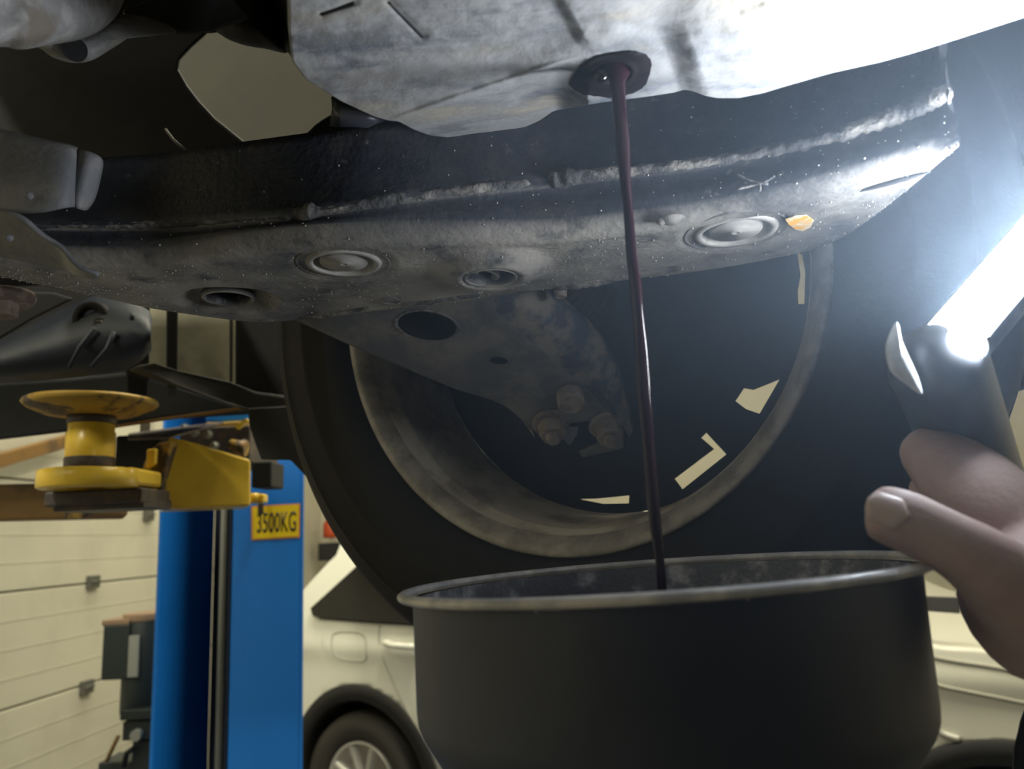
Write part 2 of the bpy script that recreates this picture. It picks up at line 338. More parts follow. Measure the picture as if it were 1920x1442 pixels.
for x0 in (0.0, WB):
    A = [PI * i / 40 - 0.0 for i in range(41)]
    rws = []
    for a in A:
        ca, sa = math.cos(a), math.sin(a); rw = []
        for r, o in ((ARC + 0.012, 0.004), (ARC + 0.005, 0.014), (ARC - 0.055, 0.012), (ARC - 0.062, -0.02), (ARC - 0.06, -0.28)):
            rw.append(cl(x0 + r * ca, 0.33 + r * sa, o + side_out(x0, 0.33 + r * sa)))
        rws.append(rw)
    loft('arch_trim', rws, M_clad, car)
    box('wheel_well', cl(x0, 0.45, -0.36), CDIR * 0.41, CN * 0.03, Z_ * 0.33, M_clad, car)
    oc = cl(x0 - 0.02, 0.325, -0.10)
    lathe('tyre', [(0.205, -0.05), (0.21, 0.055), (0.23, 0.075), (0.285, 0.085), (0.315, 0.07), (0.328, 0.03), (0.328, -0.10)], oc, CN, M_ctyre, car, 64)
    wl = lathe('wheel', [(0.205, -0.08), (0.20, 0.02), (0.206, 0.058), (0.198, 0.066), (0.19, 0.055), (0.185, -0.06), (0.0, -0.06)], oc, CN, M_silver, car, 64)
    u, w, d = frame(CN)
    for k in range(9):
        a = 2 * PI * k / 9 + 0.2; e = u * math.cos(a) + w * math.sin(a); s = e.cross(CN)
        P = []
        for r, hw, h in ((0.03, 0.016, 0.045), (0.11, 0.015, 0.05), (0.195, 0.021, 0.055)):
            P.append([oc + e * r - s * hw + CN * (h - 0.03), oc + e * r - s * hw * 0.7 + CN * h, oc + e * r + s * hw * 0.7 + CN * h, oc + e * r + s * hw + CN * (h - 0.03)])
        loft('spoke', P, M_silver, wl)
    lathe('hub_cap', [(0, 0.056), (0.03, 0.054), (0.04, 0.045), (0.042, 0.0)], oc, CN, M_silver, wl, 24)
def on_side(pxy, o=0.006):
    out = []
    for px, py in pxy:
        x, z = sidept(px, py); out.append(cl(x, z, side_out(x, z) + o))
    return out
prism('quarter_window', on_side([(584, 1140), (590, 1154), (602, 1158), (690, 1164), (800, 1171), (900, 1175), (900, 1080), (760, 1000), (700, 1010), (655, 1062)], 0.03), -CN * 0.03, M_glass, car, 0.003)
def seam(name, pxs, w, m, o=0.004, par=None, sub=6):
    P = on_side(pxs, o); path = [cr(P, i / (sub * (len(P) - 1))) for i in range(sub * (len(P) - 1) + 1)]; return tube(name, path, w, m, par or car, 6)
seam('fuel_door_gap', [(625, 1190), (640, 1185), (672, 1187), (686, 1196), (690, 1222), (688, 1236), (676, 1240), (642, 1236), (630, 1226), (625, 1205), (625, 1190)], 0.003, M_seam, 0.001)
seam('door_gap', [(711, 1172), (713, 1200), (722, 1240), (742, 1290), (766, 1340), (800, 1400), (840, 1460)], 0.003, M_seam, 0.001)
hp = on_side([(732, 1203), (748, 1208), (790, 1211)], 0.03); tube('door_handle', [hp[0] - CN * 0.03, hp[0], hp[1], hp[2]], 0.014, M_white, car, 10)
seam('window_trim', [(598, 1160), (690, 1167), (800, 1174)], 0.004, M_clad, 0.004)
seam('bonnet_gap', [(1700, 1262), (1760, 1284), (1840, 1301), (1960, 1326)], 0.006, M_seam, 0.0)
seam('wing_crease', [(1700, 1222), (1780, 1238), (1860, 1250), (1960, 1268)], 0.006, M_seam, 0.0)
seam('bright_trim', [(1728, 1318), (1744, 1330), (1749, 1352), (1764, 1374), (1800, 1386)], 0.010, M_silver, 0.004)
prism('windscreen_edge', on_side([(1690, 1118), (1800, 1122), (1800, 1152), (1690, 1144)], 0.01), -CN * 0.01, M_grey, car, 0.003)

# ------------------------------------------------------------------ blue lift post, power unit, arms
post = thing('car_lift', 'blue steel lift column with yellow arms and a weight sticker', 'car lift')
PY = 2.2
def pp(px, dy=0.0): p = at(px, 1000, PY + dy); return Vector((p.x, p.y, 0))
PT = 3.6
def plate(name, a, b, n, m, z0=0.0, z1=PT, par=post, th=0.01, bev=0.003):
    d = (b - a); return box(name, (a + b) / 2 + n * (th / 2) + Z_ * ((z0 + z1) / 2), d / 2, n * (th / 2), Z_ * ((z1 - z0) / 2), m, par, bev)
a0, a1, b1, b2 = pp(303), pp(420), pp(432), pp(563)
plate('face_plate', b1, b2, Y_, M_blue)
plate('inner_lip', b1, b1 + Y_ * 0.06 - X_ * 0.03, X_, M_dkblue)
plate('left_wall', pp(303) + Vector((0, 0, 0)), pp(303) + Vector((0.055, 0.24, 0)), -X_, M_blue)
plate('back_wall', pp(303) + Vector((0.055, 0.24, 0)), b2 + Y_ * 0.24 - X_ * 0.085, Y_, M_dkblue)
plate('right_wall', b2, b2 + Y_ * 0.24 - X_ * 0.085, X_, M_blue)
tube('cable', [pp(421, 0.03) + Z_ * 0.75, pp(421, 0.03) + Z_ * 2.2], 0.011, M_plate, post, 10)
box('carriage_foot', pp(402, 0.06) + Z_ * 0.72, X_ * 0.03, Y_ * 0.03, Z_ * 0.07, M_motor, post, 0.005)
box('base_plate', (a0 + b2) / 2 + Y_ * 0.12 + Z_ * 0.01, X_ * 0.30, Y_ * 0.25, Z_ * 0.01, M_blue, post, 0.003)
fz = pp(432)
def stk(px, py, o=0.0): return atp(px, py, fz - Y_ * o, Y_)
s0 = prism('sticker', [stk(471, 949, .0012), stk(563, 944, .0012), stk(562, 1008, .0012), stk(472, 1013, .0012)], -Y_ * 0.001, M_stick_o, post)
prism('sticker_field', [stk(474, 952, .0023), stk(560, 947, .0023), stk(559, 1005, .0023), stk(475, 1010, .0023)], -Y_ * 0.001, M_sticker, s0)
def text(body, p, right, up, size_w, size_h, m, par, name='lettering'):
    c = bpy.data.curves.new(name, 'FONT'); c.body = body; c.extrude = 0.0; c.align_x = 'CENTER'; c.align_y = 'CENTER'; c.space_character = 1.05; c.offset = 0.012
    o = bpy.data.objects.new(name, c); COL.objects.link(o); bpy.context.view_layer.update()
    dg = bpy.context.evaluated_depsgraph_get(); me = bpy.data.meshes.new_from_object(o.evaluated_get(dg)); bpy.data.objects.remove(o)
    xs_ = [v.co.x for v in me.vertices]; ys_ = [v.co.y for v in me.vertices]
    cx_, cy_ = (max(xs_) + min(xs_)) / 2, (max(ys_) + min(ys_)) / 2; kx, ky = size_w / (max(xs_) - min(xs_)), size_h / (max(ys_) - min(ys_))
    n = right.cross(up)
    for v in me.vertices:
        v.co = p + right * ((v.co.x - cx_) * kx) + up * ((v.co.y - cy_) * ky)
    me.materials.clear(); me.materials.append(m)
    o = bpy.data.objects.new(name, me); COL.objects.link(o); o.parent = par
    s = o.modifiers.new('s', 'SOLIDIFY'); s.thickness = 0.0006
    return o
tl, tr, bl = stk(482, 962, .004), stk(555, 958, .004), stk(482, 1000, .004)
text('3500KG', (tr + bl) / 2, X_ * 0.9985 + Z_ * 0.0, Z_, (tr - tl).length, (tl - bl).length, M_ink, s0)
box('hanging_latch', stk(489, 945, 0.03), X_ * 0.006, Y_ * 0.01, Z_ * 0.03, M_ink, post, 0.002)

pu = thing('power_unit', 'dark hydraulic motor and pump mounted left of the blue post', 'motor')
PUY = 2.42
def pz(px, py, dy=0.0): return at(px, py, PUY + dy)
def vbox(name, x0, y0, x1, y1, Y, depth, m, par, bev=0.004):
    a, b = at(x0, (y0 + y1) / 2, Y), at(x1, (y0 + y1) / 2, Y); zt, zb = at((x0 + x1) / 2, y0, Y).z, at((x0 + x1) / 2, y1, Y).z
    return box(name, Vector(((a.x + b.x) / 2, Y + depth / 2, (zt + zb) / 2)), X_ * ((b.x - a.x) / 2), Y_ * (depth / 2), Z_ * ((zt - zb) / 2), m, par, bev)
c0 = at(276, 1160, PUY + 0.07); c1 = at(274, 1334, PUY + 0.07); rr = (at(318, 1240, PUY).x - at(236, 1240, PUY).x) / 2
cyl('motor_can', Vector((c0.x, c0.y, c0.z)), Vector((c0.x, c0.y, c1.z)), rr, M_motor, pu, 32, bev=0.004)
cyl('motor_lid', Vector((c0.x, c0.y, c0.z - 0.004)), Vector((c0.x, c0.y, c0.z + 0.02)), rr * 1.04, M_rusttop, pu, 32, bev=0.004)
vbox('terminal_box', 191, 1172, 242, 1275, PUY - 0.0, 0.12, M_motor, pu); vbox('terminal_lid', 190, 1162, 243, 1173, PUY, 0.12, M_rusttop, pu)
vbox('rating_plate', 240, 1192, 259, 1270, PUY - 0.006, 0.01, M_plate, pu, 0.001)
vbox('mount_flange', 224, 1330, 300, 1350, PUY - 0.02, 0.16, M_motor, pu)
vbox('valve_block', 229, 1352, 300, 1388, PUY - 0.01, 0.13, M_motor, pu)
cg = at(253, 1380, PUY - 0.03); cyl('valve_cap', cg, cg + Y_ * 0.04, 0.016, M_plate, pu, 16)
vbox('tank', 246, 1388, 330, 1480, PUY, 0.16, M_motor, pu); vbox('tank_foot', 183, 1428, 300, 1470, PUY + 0.02, 0.12, M_motor, pu)
tube('pressure_hose', [at(222, 1380, PUY), at(210, 1405, PUY), at(200, 1428, PUY)], 0.006, M_brown, pu, 8)
tube('release_lever', [at(232, 1436, PUY), at(238, 1412, PUY - .02), at(252, 1402, PUY - .02)], 0.008, M_clad, pu, 8)

# lift arm that carries the pad (its box end, pad ring) and the second arm behind it
AY = 1.28
q0 = at(300, 955, AY); qn = (at(470, 949, AY + 0.10) - q0).cross(Z_).normalized()
q = [atp(x, y, q0, qn) for x, y in ((300, 955), (470, 949), (470, 862), (418, 846), (372, 832), (318, 818))]
arm = prism('arm', q, Vector((-0.045, 0.10, 0.0)), M_yel, post, 0.004); arm['label'] = 'bright yellow arm box with ring end under the pad'
prism('arm_cap', [at(262, 948, AY - .01), at(302, 952, AY - 0.01), at(304, 905, AY - .01), at(322, 825, AY - .01), at(296, 830, AY - .01), at(276, 845, AY - .01), at(262, 890, AY - .01)], Y_ * 0.06, M_yelworn, arm, 0.004)
for pts in ([(272, 900), (290, 905), (288, 945), (270, 940)], [(274, 842), (292, 840), (290, 870), (272, 880)]):
    prism('weld_plate', [at(x, y, AY - 0.022) for x, y in pts], Y_ * 0.012, M_yel, arm, 0.003)
cR = at(166, 899, AY - 0.12); rR = (at(250, 899, AY - .12).x - at(80, 899, AY - .12).x) / 2
zt = at(166, 880, AY - .2).z; zb = at(166, 917, AY - .2).z
hr = (zt - zb) / 2
lathe('pad_ring', [(rR * 0.45, -hr), (rR * 0.96, -hr), (rR, -hr * 0.85), (rR, hr * 0.85), (rR * 0.96, hr), (rR * 0.45, hr), (rR * 0.45, -hr)], cR, Z_, M_yel, arm, 48)
box('ring_web', at(225, 899, AY - 0.06), X_ * 0.045, Y_ * 0.05, Z_ * hr * 0.98, M_yel, arm, 0.006)
box('inner_tube', at(205, 935, AY - 0.05), X_ * 0.075, Y_ * 0.05, Z_ * 0.012, M_grease, arm, 0.004)
box('inner_tube', at(215, 948, AY - 0.04), X_ * 0.07, Y_ * 0.05, Z_ * 0.008, M_grease, arm, 0.003)
tube('arm_pin', [at(484, 934, AY + 0.2), at(470, 934, AY + 0.2)], 0.01, M_yel, arm, 12)
vbox('arm_lug', 470, 926, 494, 943, AY + 0.2, 0.03, M_yel, arm)
prism('top_plate', [at(240, 820, AY + .05), at(318, 817, AY + .02), at(420, 790, AY + .3), at(240, 812, AY + .3)], -Z_ * 0.006, M_grease, arm, 0.002)
arm2 = prism('arm', [at(-120, 978, 1.42), at(150, 972, 1.42), at(160, 962, 1.42), at(150, 905, 1.42), at(-120, 910, 1.42)], Vector((0.02, 0.12, 0)), M_brown, post, 0.004); arm2['label'] = 'yellow arm coloured in shaded brown, running off the left edge'
prism('end_cap', [at(120, 974, 1.41), at(152, 972, 1.41), at(166, 962, 1.41), at(140, 950, 1.41), at(124, 955, 1.41)], Vector((0, 0.02, 0)), M_yelworn, arm2, 0.002)
pad = thing('lift_pad', 'round yellow lift pad on a screw stem raised against the sill', 'lift pad')
PADY = AY - 0.12
ctop = at(172, 762, PADY); rp = (at(285, 752, PADY).x - at(58, 752, PADY).x) / 2
lathe('pad_plate', [(0, -0.016), (rp * .45, -0.016), (rp * 0.72, -0.011), (rp * 0.94, -0.002), (rp, 0.004), (rp * 0.98, 0.008), (rp * 0.9, 0.007), (0, 0.004)], ctop, Z_, M_yelworn, pad, 48, rfun=lambda r, h, a, i, j: r * (1 + 0.02 * ns(3 * math.cos(a), 3 * math.sin(a), h * 40)))
cs = Vector((cR.x, cR.y, 0)); zs0 = cR.z - 0.01; zs1 = ctop.z - 0.02
rs = (at(209, 840, PADY).x - at(125, 840, PADY).x) / 2
zz = lambda py: at(168, py, PADY - rs).z
lathe('stem', [(0, zs0), (rs * 0.98, zs0), (rs * 0.98, zz(858)), (rs, zz(855)), (rs, zz(806)), (rs * 0.94, zz(803)), (rs * 0.94, zz(783)), (rs * 0.9, zz(780)), (rs * 0.9, zs1)], cs, Z_, M_yel, pad, 40)
lathe('grease_band', [(rs * 1.0, zz(880)), (rs * 1.02, zz(878)), (rs * 1.02, zz(856)), (rs * 1.0, zz(853))], cs, Z_, M_grease, pad, 40, rfun=lambda r, h, a, i, j: r)
lathe('collar', [(rs * 0.9, zz(790)), (rs * 0.99, zz(788)), (rs * 0.99, zz(774)), (rs * 0.9, zz(772))], cs, Z_, M_grease, pad, 40)
carr = vbox('carriage', 335, 800, 468, 870, AY + 0.35, 0.2, M_grease, post)
vbox('joint_block', 215, 815, 300, 880, AY + 0.10, 0.10, M_dark, carr)
vbox('blue_plate', 385, 772, 466, 790, AY + 0.5, 0.1, M_blue, carr); vbox('yellow_plate', 384, 790, 466, 806, AY + 0.42, 0.1, M_yelworn, carr)
prism('yellow_strut', [at(438, 800, AY + .3), at(443, 804, AY + .3), at(465, 788, AY + .3), at(461, 784, AY + .3)], Y_ * 0.02, M_yel, carr, 0.001)
cyl('pivot_pin', at(432, 838, AY + .28), at(462, 842, AY + .28), 0.016, M_yelworn, carr, 16)
for px, py in ((365, 812), (390, 815), (402, 836), (457, 832), (346, 803)):
    hexbolt(carr, at(px, py, AY + .3), -Y_, 0.007, 0.012, M_plate, stud=False)
vbox('rubber_stop', 471, 865, 509, 914, AY + 0.35, 0.09, M_clad, carr); vbox('cream_label', 262, 788, 282, 815, AY + 0.30, 0.02, M_wall, carr, 0.001)

# ------------------------------------------------------------------ the lifted car
lc = thing('lifted_car', 'underside of a car on the lift with oil draining from its pan', 'car')
ZU, ZP = 0.172, 0.225
# --- crossmember
ST = [((-160, 330), (-160, 425), (-160, 455), (-160, 490)), ((0, 310), (0, 418), (0, 462), (0, 517)), ((150, 298), (150, 420), (150, 470), (150, 548)),
      ((300, 287), (300, 418), (300, 468), (300, 581)), ((460, 265), (450, 408), (450, 444), (467, 603)), ((600, 246), (590, 395), (590, 428), (567, 599)),
      ((740, 228), (730, 372), (725, 423), (707, 583)), ((880, 212), (880, 352), (870, 422), (840, 569)), ((1020, 190), (1030, 335), (1020, 420), (970, 549)),
      ((1160, 165), (1170, 318), (1160, 405), (1157, 527)), ((1300, 145), (1310, 303), (1310, 385), (1300, 510)), ((1450, 115), (1460, 275), (1450, 355), (1440, 487)),
      ((1600, 85), (1610, 238), (1610, 312), (1560, 455)), ((1720, 55), (1720, 197), (1725, 275), (1665, 385)), ((1785, 40), (1780, 172), (1795, 240), (1797, 275))]
LA, LB, LC, LD = [], [], [], []
for a, b, c, d in ST:
    pc = atz(c[0], c[1], ZU + 0.007); yc = pc.y
    LA.append(at(a[0], a[1], yc + 0.010)); LB.append(at(b[0], b[1], yc - 0.003)); LC.append(pc); LD.append(atz(d[0], d[1], ZU))
def cr3(L, t): return cr(L, t)
HOLES = [(atz(428, 567, ZU), 0.0165, 'bowl'), (atz(920, 503, ZU), 0.0165, 'bump'), (atz(645, 497, ZU), 0.0225, 'seat'), (atz(1380, 438, ZU), 0.0235, 'seat')]
def under_dz(p):
    z = 0.0
    for c, r, k in HOLES:
        dx, dy = p.x - c.x, p.y - c.y; d = math.hypot(dx, dy * (1.15 if k == 'bowl' else 1.0))
        if k == 'bowl': z += 0.010 * (1 - smooth(r * 1.15, r * 2.35, d)) - 0.005 * (1 - smooth(r * 0.95, r * 1.3, d))
        elif k == 'bump': z += -0.009 * (1 - smooth(r * 1.1, r * 2.6, d)) + 0.004 * (1 - smooth(r * 0.9, r * 1.3, d))
        else: z += 0.0018 * (1 - smooth(r * 1.25, r * 1.55, d))
    z += 0.0016 * ns(p.x * 9, p.y * 12) + 0.0006 * ns(p.x * 40, p.y * 40)
    return z
NCOL = 420; rows = []; hole = []
NU = 52
for i in range(NCOL + 1):
    t = i / NCOL; A, B, C_, D = cr(LA, t), cr(LB, t), cr(LC, t), cr(LD, t)
    r = [A + Vector((0, 0.10, 0.02)), A + Vector((0, 0.012, 0.004)), A]
    for k in range(1, 9): s = k / 9; p = A.lerp(B, s); r.append(p + Y_ * (0.004 * math.sin(PI * s)) + Y_ * 0.0012 * ns(p.x * 14, p.z * 14))
    r.append(B)
    for k in range(1, 7):
        s = k / 7; p = B.lerp(C_, s); r.append(p + Y_ * (0.007 * math.sin(PI * min(1, s * 1.3)) * (1 - s)) - Y_ * 0.002 * math.sin(PI * s))
    r.append(C_); nfront = len(r)
    C2 = Vector((C_.x, C_.y + 0.012 * min(1, (D - C_).length / 0.05), HC + ZU)); C2 = C_.lerp(D, min(0.35, 0.014 / max(0.02, (D - C_).length))); C2.z = HC + ZU + 0.0015
    r.append((C_ + C2) / 2 - Z_ * 0.0022 - Y_ * 0.0012)
    for k in range(NU + 1):
        p = C2.lerp(D, k / NU); q = p.copy(); q.z = HC + ZU
        q.z += under_dz(q) * smooth(0, 0.1, k / NU) * (1 - 0.8 * smooth(0.93, 1, k / NU)); r.append(q)
    r += [D + Vector((0, 0.004, 0.004)), D + Vector((0, 0.006, 0.03)), D + Vector((0, 0.0, 0.07))]
    rows.append(r)
nv = len(rows[0]); V = [p for r in rows for p in r]; Fc = []
for q in quads(len(rows), nv):
    c = (V[q[0]] + V[q[2]]) / 2
    if abs(c.z - HC - ZU) < 0.012 and any(math.hypot(c.x - h[0].x, c.y - h[0].y) < h[1] * 0.97 for h in HOLES): continue
    Fc.append(q)
cross = link('crossmember', V, Fc, M_cross, lc); cross['label'] = 'dusty black crossmember with plugs and drain holes across the middle'
link('crossmember_end', [p for p in rows[-1]], [tuple(range(nv))], M_cross, cross, False)
for c, r, k in HOLES:
    z0 = HC + ZU + (0.004 if k == 'bowl' else -0.0055 if k == 'bump' else 0.0015)
    o = Vector((c.x, c.y, z0))
    if k == 'seat':
        lathe('plug_seat', [(r * 1.34, 0.002), (r * 1.30, -0.0006), (r * 1.27, -0.0008), (r * 1.25, 0.0004), (r * 1.10, 0.0004), (r * 1.02, 0.0012), (r * 0.98, 0.004), (r * 0.95, 0.012)], o, Z_, M_cross, cross, 64)
        pg = lathe('hole_plug', [(0, -0.0004), (r * 0.06, -0.0006), (r * 0.08, -0.0013), (r * 0.13, -0.0013), (r * 0.15, -0.0004), (r * 0.64, -0.0006), (r * 0.67, 0.0004), (r * 0.68, 0.008), (r * 0.84, 0.008), (r * 0.86, -0.0008), (r * 0.90, -0.0016), (r * 1.02, -0.0013), (r * 1.06, 0.0002), (r * 1.06, 0.002)], o, Z_, M_plug, cross, 64)
    else:
        lathe('hole_lip', [(r * 1.14, 0.002), (r * 1.10, -0.001), (r * 1.02, -0.002), (r * 0.94, -0.001), (r * 0.92, 0.004), (r * 0.92, 0.014)], o, Z_, M_cross, cross, 56)
        cyl('hole_shade_disc', o + Z_ * 0.03, o + Z_ * 0.032, r * 1.4, M_dark, cross, 24)  # black disc paints in the shade inside the hole
b = HOLES[1][0]; o = Vector((b.x - 0.002, b.y + 0.009, HC + ZU + 0.0035))
lathe('inner_bush', [(0.0092, 0.012), (0.0092, -0.004), (0.0085, -0.0055), (0.0068, -0.005), (0.0065, 0.012)], o, Z_ + X_ * 0.25, M_plug, cross, 32)
# weld seam between the two pressings
path, rad = [], []; NP = 520
def wr(x):
    pts = [(-200, 3), (100, 3), (300, 3.6), (520, 2.0), (545, 4.5), (575, 8.5), (592, 6), (605, 3.2), (680, 5.0), (740, 6.0), (775, 3.2), (800, 4.6), (960, 4.5), (985, 4.0), (1000, 2.0), (1025, 2.5), (1040, 8.5), (1065, 9.0), (1100, 7), (1180, 5.2), (1400, 5.2), (1550, 6.2), (1700, 7.5), (1790, 7.0)]
    for (x0, r0), (x1, r1) in zip(pts, pts[1:]):
        if x <= x1: return lerp(r0, r1, smooth(x0, x1, x))
    return 7
for i in range(NP + 1):
    t = i / NP; p = cr(LB, t); d = p - CAM; dp = d.dot(F); px = CX + FPX * d.dot(R) / dp
    path.append(p + Y_ * 0.0024 + Z_ * 0.001 * ns(px * 0.02, 4)); rad.append(0.00062 * wr(px) * (1 + 0.22 * ns(px * 0.06, 1.5)))
tube('weld_seam', path, rad, M_weld, cross, 14, jitter=lambda i, j: 1 + 0.45 * ns(i * 0.22, j * 0.9, 2))
# small bumps, ring mark, torn edges, orange mark
def under(px, py, dz=0.0): return atz(px, py, ZU + dz)
o = under(733, 564, -0.0006); lathe('stamped_ring', [(0.0072, 0.0012), (0.0070, -0.0006), (0.0064, -0.0006), (0.0062, 0.0012)], o, Z_, M_cross, cross, 40)
for px, py, r in ((1262, 415, 0.0065), (1240, 417, 0.003)):
    lathe('pressed_pip', [(0, -0.0016), (r * 0.5, -0.0014), (r * 0.85, -0.0004), (r * 1.15, 0.0012)], under(px, py, 0.0), Z_, M_cross, cross, 24)
pts = [(1472, 410), (1490, 404), (1512, 402), (1526, 412), (1520, 424), (1505, 432), (1490, 428), (1478, 419)]
prism('orange_mark', [under(x, y, -0.0004) for x, y in pts], -Z_ * 0.0008, M_orange, cross, 0.0003)
for seg, w in (([(760, 570), (800, 566), (860, 557), (900, 553)], 0.0022), ([(560, 596), (620, 590), (690, 578)], 0.0018), ([(1040, 540), (1100, 531), (1150, 526)], 0.003), ([(1060, 536), (1120, 526), (1150, 525)], 0.0015)):
    P = [under(x, y, -0.0005) for x, y in seg]; path = [cr(P, i / 30) for i in range(31)]
    tube('torn_edge', path, [w * (0.6 + 0.5 * math.sin(PI * i / 30)) for i in range(31)], M_weld, cross, 8, jitter=lambda i, j: 1 + 0.4 * ns(i * 0.5, j * 0.8, 7))
for seg in ([(1612, 359), (1680, 340), (1745, 322)],):
    P = [under(x, y, -0.001) for x, y in seg]; tube('edge_gap', [cr(P, i / 16) for i in range(17)], [0.0003 + 0.0012 * math.sin(PI * i / 16) for i in range(17)], M_dark, cross, 8)
for seg in ([(1376, 356), (1410, 348), (1432, 342), (1452, 330)], [(1380, 326), (1410, 340), (1440, 345)], [(1423, 345), (1425, 352), (1424, 358)]):
    P = [at(x, y, 0.352) for x, y in seg]
    tb = tube('grass_stalk', [cr(P, i / 10) for i in range(11)], 0.0006, M_weld, cross, 6)
# hanging droplets and grit
sv, sf = [], []
ico = bmesh.new(); bmesh.ops.create_icosphere(ico, subdivisions=1, radius=1); iv = [x.co.copy() for x in ico.verts]; iff = [[y.index for y in x.verts] for x in ico.faces]; ico.free()
def addspeck(p, r):
    k = len(sv); sv.extend([p + x * r for x in iv]); sf.extend([[k + y for y in x] for x in iff])
N = 0
while N < 950:
    t = random.random(); s = random.random(); i = int(t * NCOL); r = rows[i]
    j = int(3 + (s ** 0.8) * (nv - 7)); p = r[j]
    dn = 0.45 + 0.55 * ns(p.x * 14 + 3, p.y * 14, p.z * 14)
    if random.random() > dn + 0.15: continue
    if any(math.hypot(p.x - h[0].x, p.y - h[0].y) < h[1] * 1.05 for h in HOLES): continue
    fr = j < nfront
    addspeck(p + (-Y_ if fr else -Z_) * 0.0004 + Vector((random.uniform(-.0007, .0007), 0, 0)), random.choice((0.0003, 0.00035, 0.0004, 0.0006)) * random.uniform(0.8, 1.25)); N += 1
link('grit', sv, sf, M_speck, cross, True, kind='stuff')
# stud hanging below far edge
p = at(1051, 548, 0.56); cyl('stud', p + Z_ * 0.012, p - Z_ * 0.003, 0.0058, M_nut, cross, 20, 0.0048, bev=0.0006); lathe('stud_end', [(0.0048, 0), (0.0045, -0.001), (0.003, -0.001), (0.003, 0.002)], p - Z_ * 0.003, Z_, M_nut, cross, 20)

# --- brackets at the left end
yb = LC[1].y
br = loft('bracket', [[at(-60, 228, yb - .02), at(-60, 300, yb - .026), at(-60, 360, yb - .03), at(-60, 392, yb - .028)], [at(0, 244, yb - .02), at(0, 300, yb - .026), at(0, 360, yb - .03), at(0, 396, yb - .028)],
     [at(40, 253, yb - .02), at(40, 305, yb - .027), at(35, 365, yb - .03), at(28, 400, yb - .028)], [at(90, 265, yb - .02), at(90, 310, yb - .027), at(85, 365, yb - .03), at(80, 400, yb - .028)],
     [at(138, 275, yb - .018), at(135, 315, yb - .025), at(132, 360, yb - .028), at(128, 388, yb - .026)], [at(146, 280, yb - .008), at(140, 318, yb - .012), at(136, 362, yb - .014), at(140, 388, yb - .014)],
     [at(168, 286, yb - .018), at(158, 318, yb - .02), at(148, 362, yb - .02), at(146, 390, yb - .02)], [at(195, 296, yb - .006), at(186, 328, yb - .006), at(178, 372, yb - .006), at(158, 398, yb - .006)]], M_brkt, lc, thick=0.0025)
br.modifiers.new('sub', 'SUBSURF').levels = 2; br.modifiers['sub'].render_levels = 2
br.modifiers.move(1, 0)
bk2 = loft('bracket', [[at(-60, 390, yb - .03), at(-60, 430, yb - .02), at(-60, 470, yb - .004)], [at(0, 394, yb - .034), at(0, 432, yb - .022), at(0, 478, yb - .004)], [at(40, 402, yb - .034), at(40, 440, yb - .022), at(40, 487, yb - .004)],
     [at(62, 424, yb - .030), at(72, 456, yb - .02), at(85, 496, yb - .002)], [at(90, 448, yb - .024), at(98, 470, yb - .016), at(112, 502, yb - .002)], [at(113, 458, yb - .022), at(120, 476, yb - .014), at(130, 506, yb - .003)],
     [at(130, 482, yb - .022), at(134, 492, yb - .016), at(140, 512, yb - .008)], [at(150, 504, yb - .022), at(152, 508, yb - .018), at(156, 518, yb - .012)], [at(186, 512, yb - .018), at(186, 516, yb - .016), at(182, 522, yb - .012)]], M_brkt, lc, thick=0.0025)
bk2.modifiers.new('sub', 'SUBSURF').levels = 2; bk2.modifiers['sub'].render_levels = 2; bk2.modifiers.move(1, 0)
for b_, px, py in ((br, 54, 367), (bk2, 16, 446)): lathe('pip', [(0, -0.002), (0.0016, -0.0016), (0.0024, 0.0006)], at(px, py, yb - 0.034), Y_, M_brkt, b_, 16)
clip = loft('bracket', [[at(622, 184, .43), at(624, 205, .425), at(620, 236, .43)], [at(640, 184, .43), at(642, 208, .42), at(640, 238, .43)], [at(680, 190, .43), at(680, 210, .42), at(690, 240, .43)], [at(735, 222, .44), at(740, 230, .435), at(745, 242, .44)]], mat('clip_metal', (0.06, 0.065, 0.085), 0.35), lc, thick=0.002)
clip['label'] = 'small dark curved clip tucked under the pan corner'

# --- oil pan
OUT = [(430, -420), (520, -200), (543, -60), (545, 60), (550, 115), (575, 150), (640, 190), (700, 218), (728, 226), (748, 228), (775, 243), (805, 254), (840, 258), (890, 254), (985, 238), (1012, 226), (1036, 209), (1060, 203), (1130, 192), (1215, 181), (1262, 174), (1283, 168), (1300, 171), (1322, 180), (1345, 184), (1385, 184), (1430, 175), (1480, 160), (1560, 137), (1650, 117), (1705, 102), (1800, 72), (1920, 33), (2060, -30), (2200, -200), (2200, -420)]
PC = (1150.0, -160.0)
seglen = [math.dist(OUT[i], OUT[(i + 1) % len(OUT)]) for i in range(len(OUT))]; per = []
for i in range(len(OUT)):
    a, b = OUT[i], OUT[(i + 1) % len(OUT)]; vis = max(a[1], b[1]) > -120; n = max(2, int(seglen[i] / (3.4 if vis else 40)))
    for k in range(n): per.append((lerp(a[0], b[0], k / n), lerp(a[1], b[1], k / n)))
for _ in range(2): per = [((per[i - 1][0] + per[i][0] * 2 + per[(i + 1) % len(per)][0]) / 4, (per[i - 1][1] + per[i][1] * 2 + per[(i + 1) % len(per)][1]) / 4) for i in range(len(per))]
def dseg(x, y, a, b):
    dx, dy = b[0] - a[0], b[1] - a[1]; t = max(0, min(1, ((x - a[0]) * dx + (y - a[1]) * dy) / (dx * dx + dy * dy))); return math.hypot(x - a[0] - t * dx, y - a[1] - t * dy)
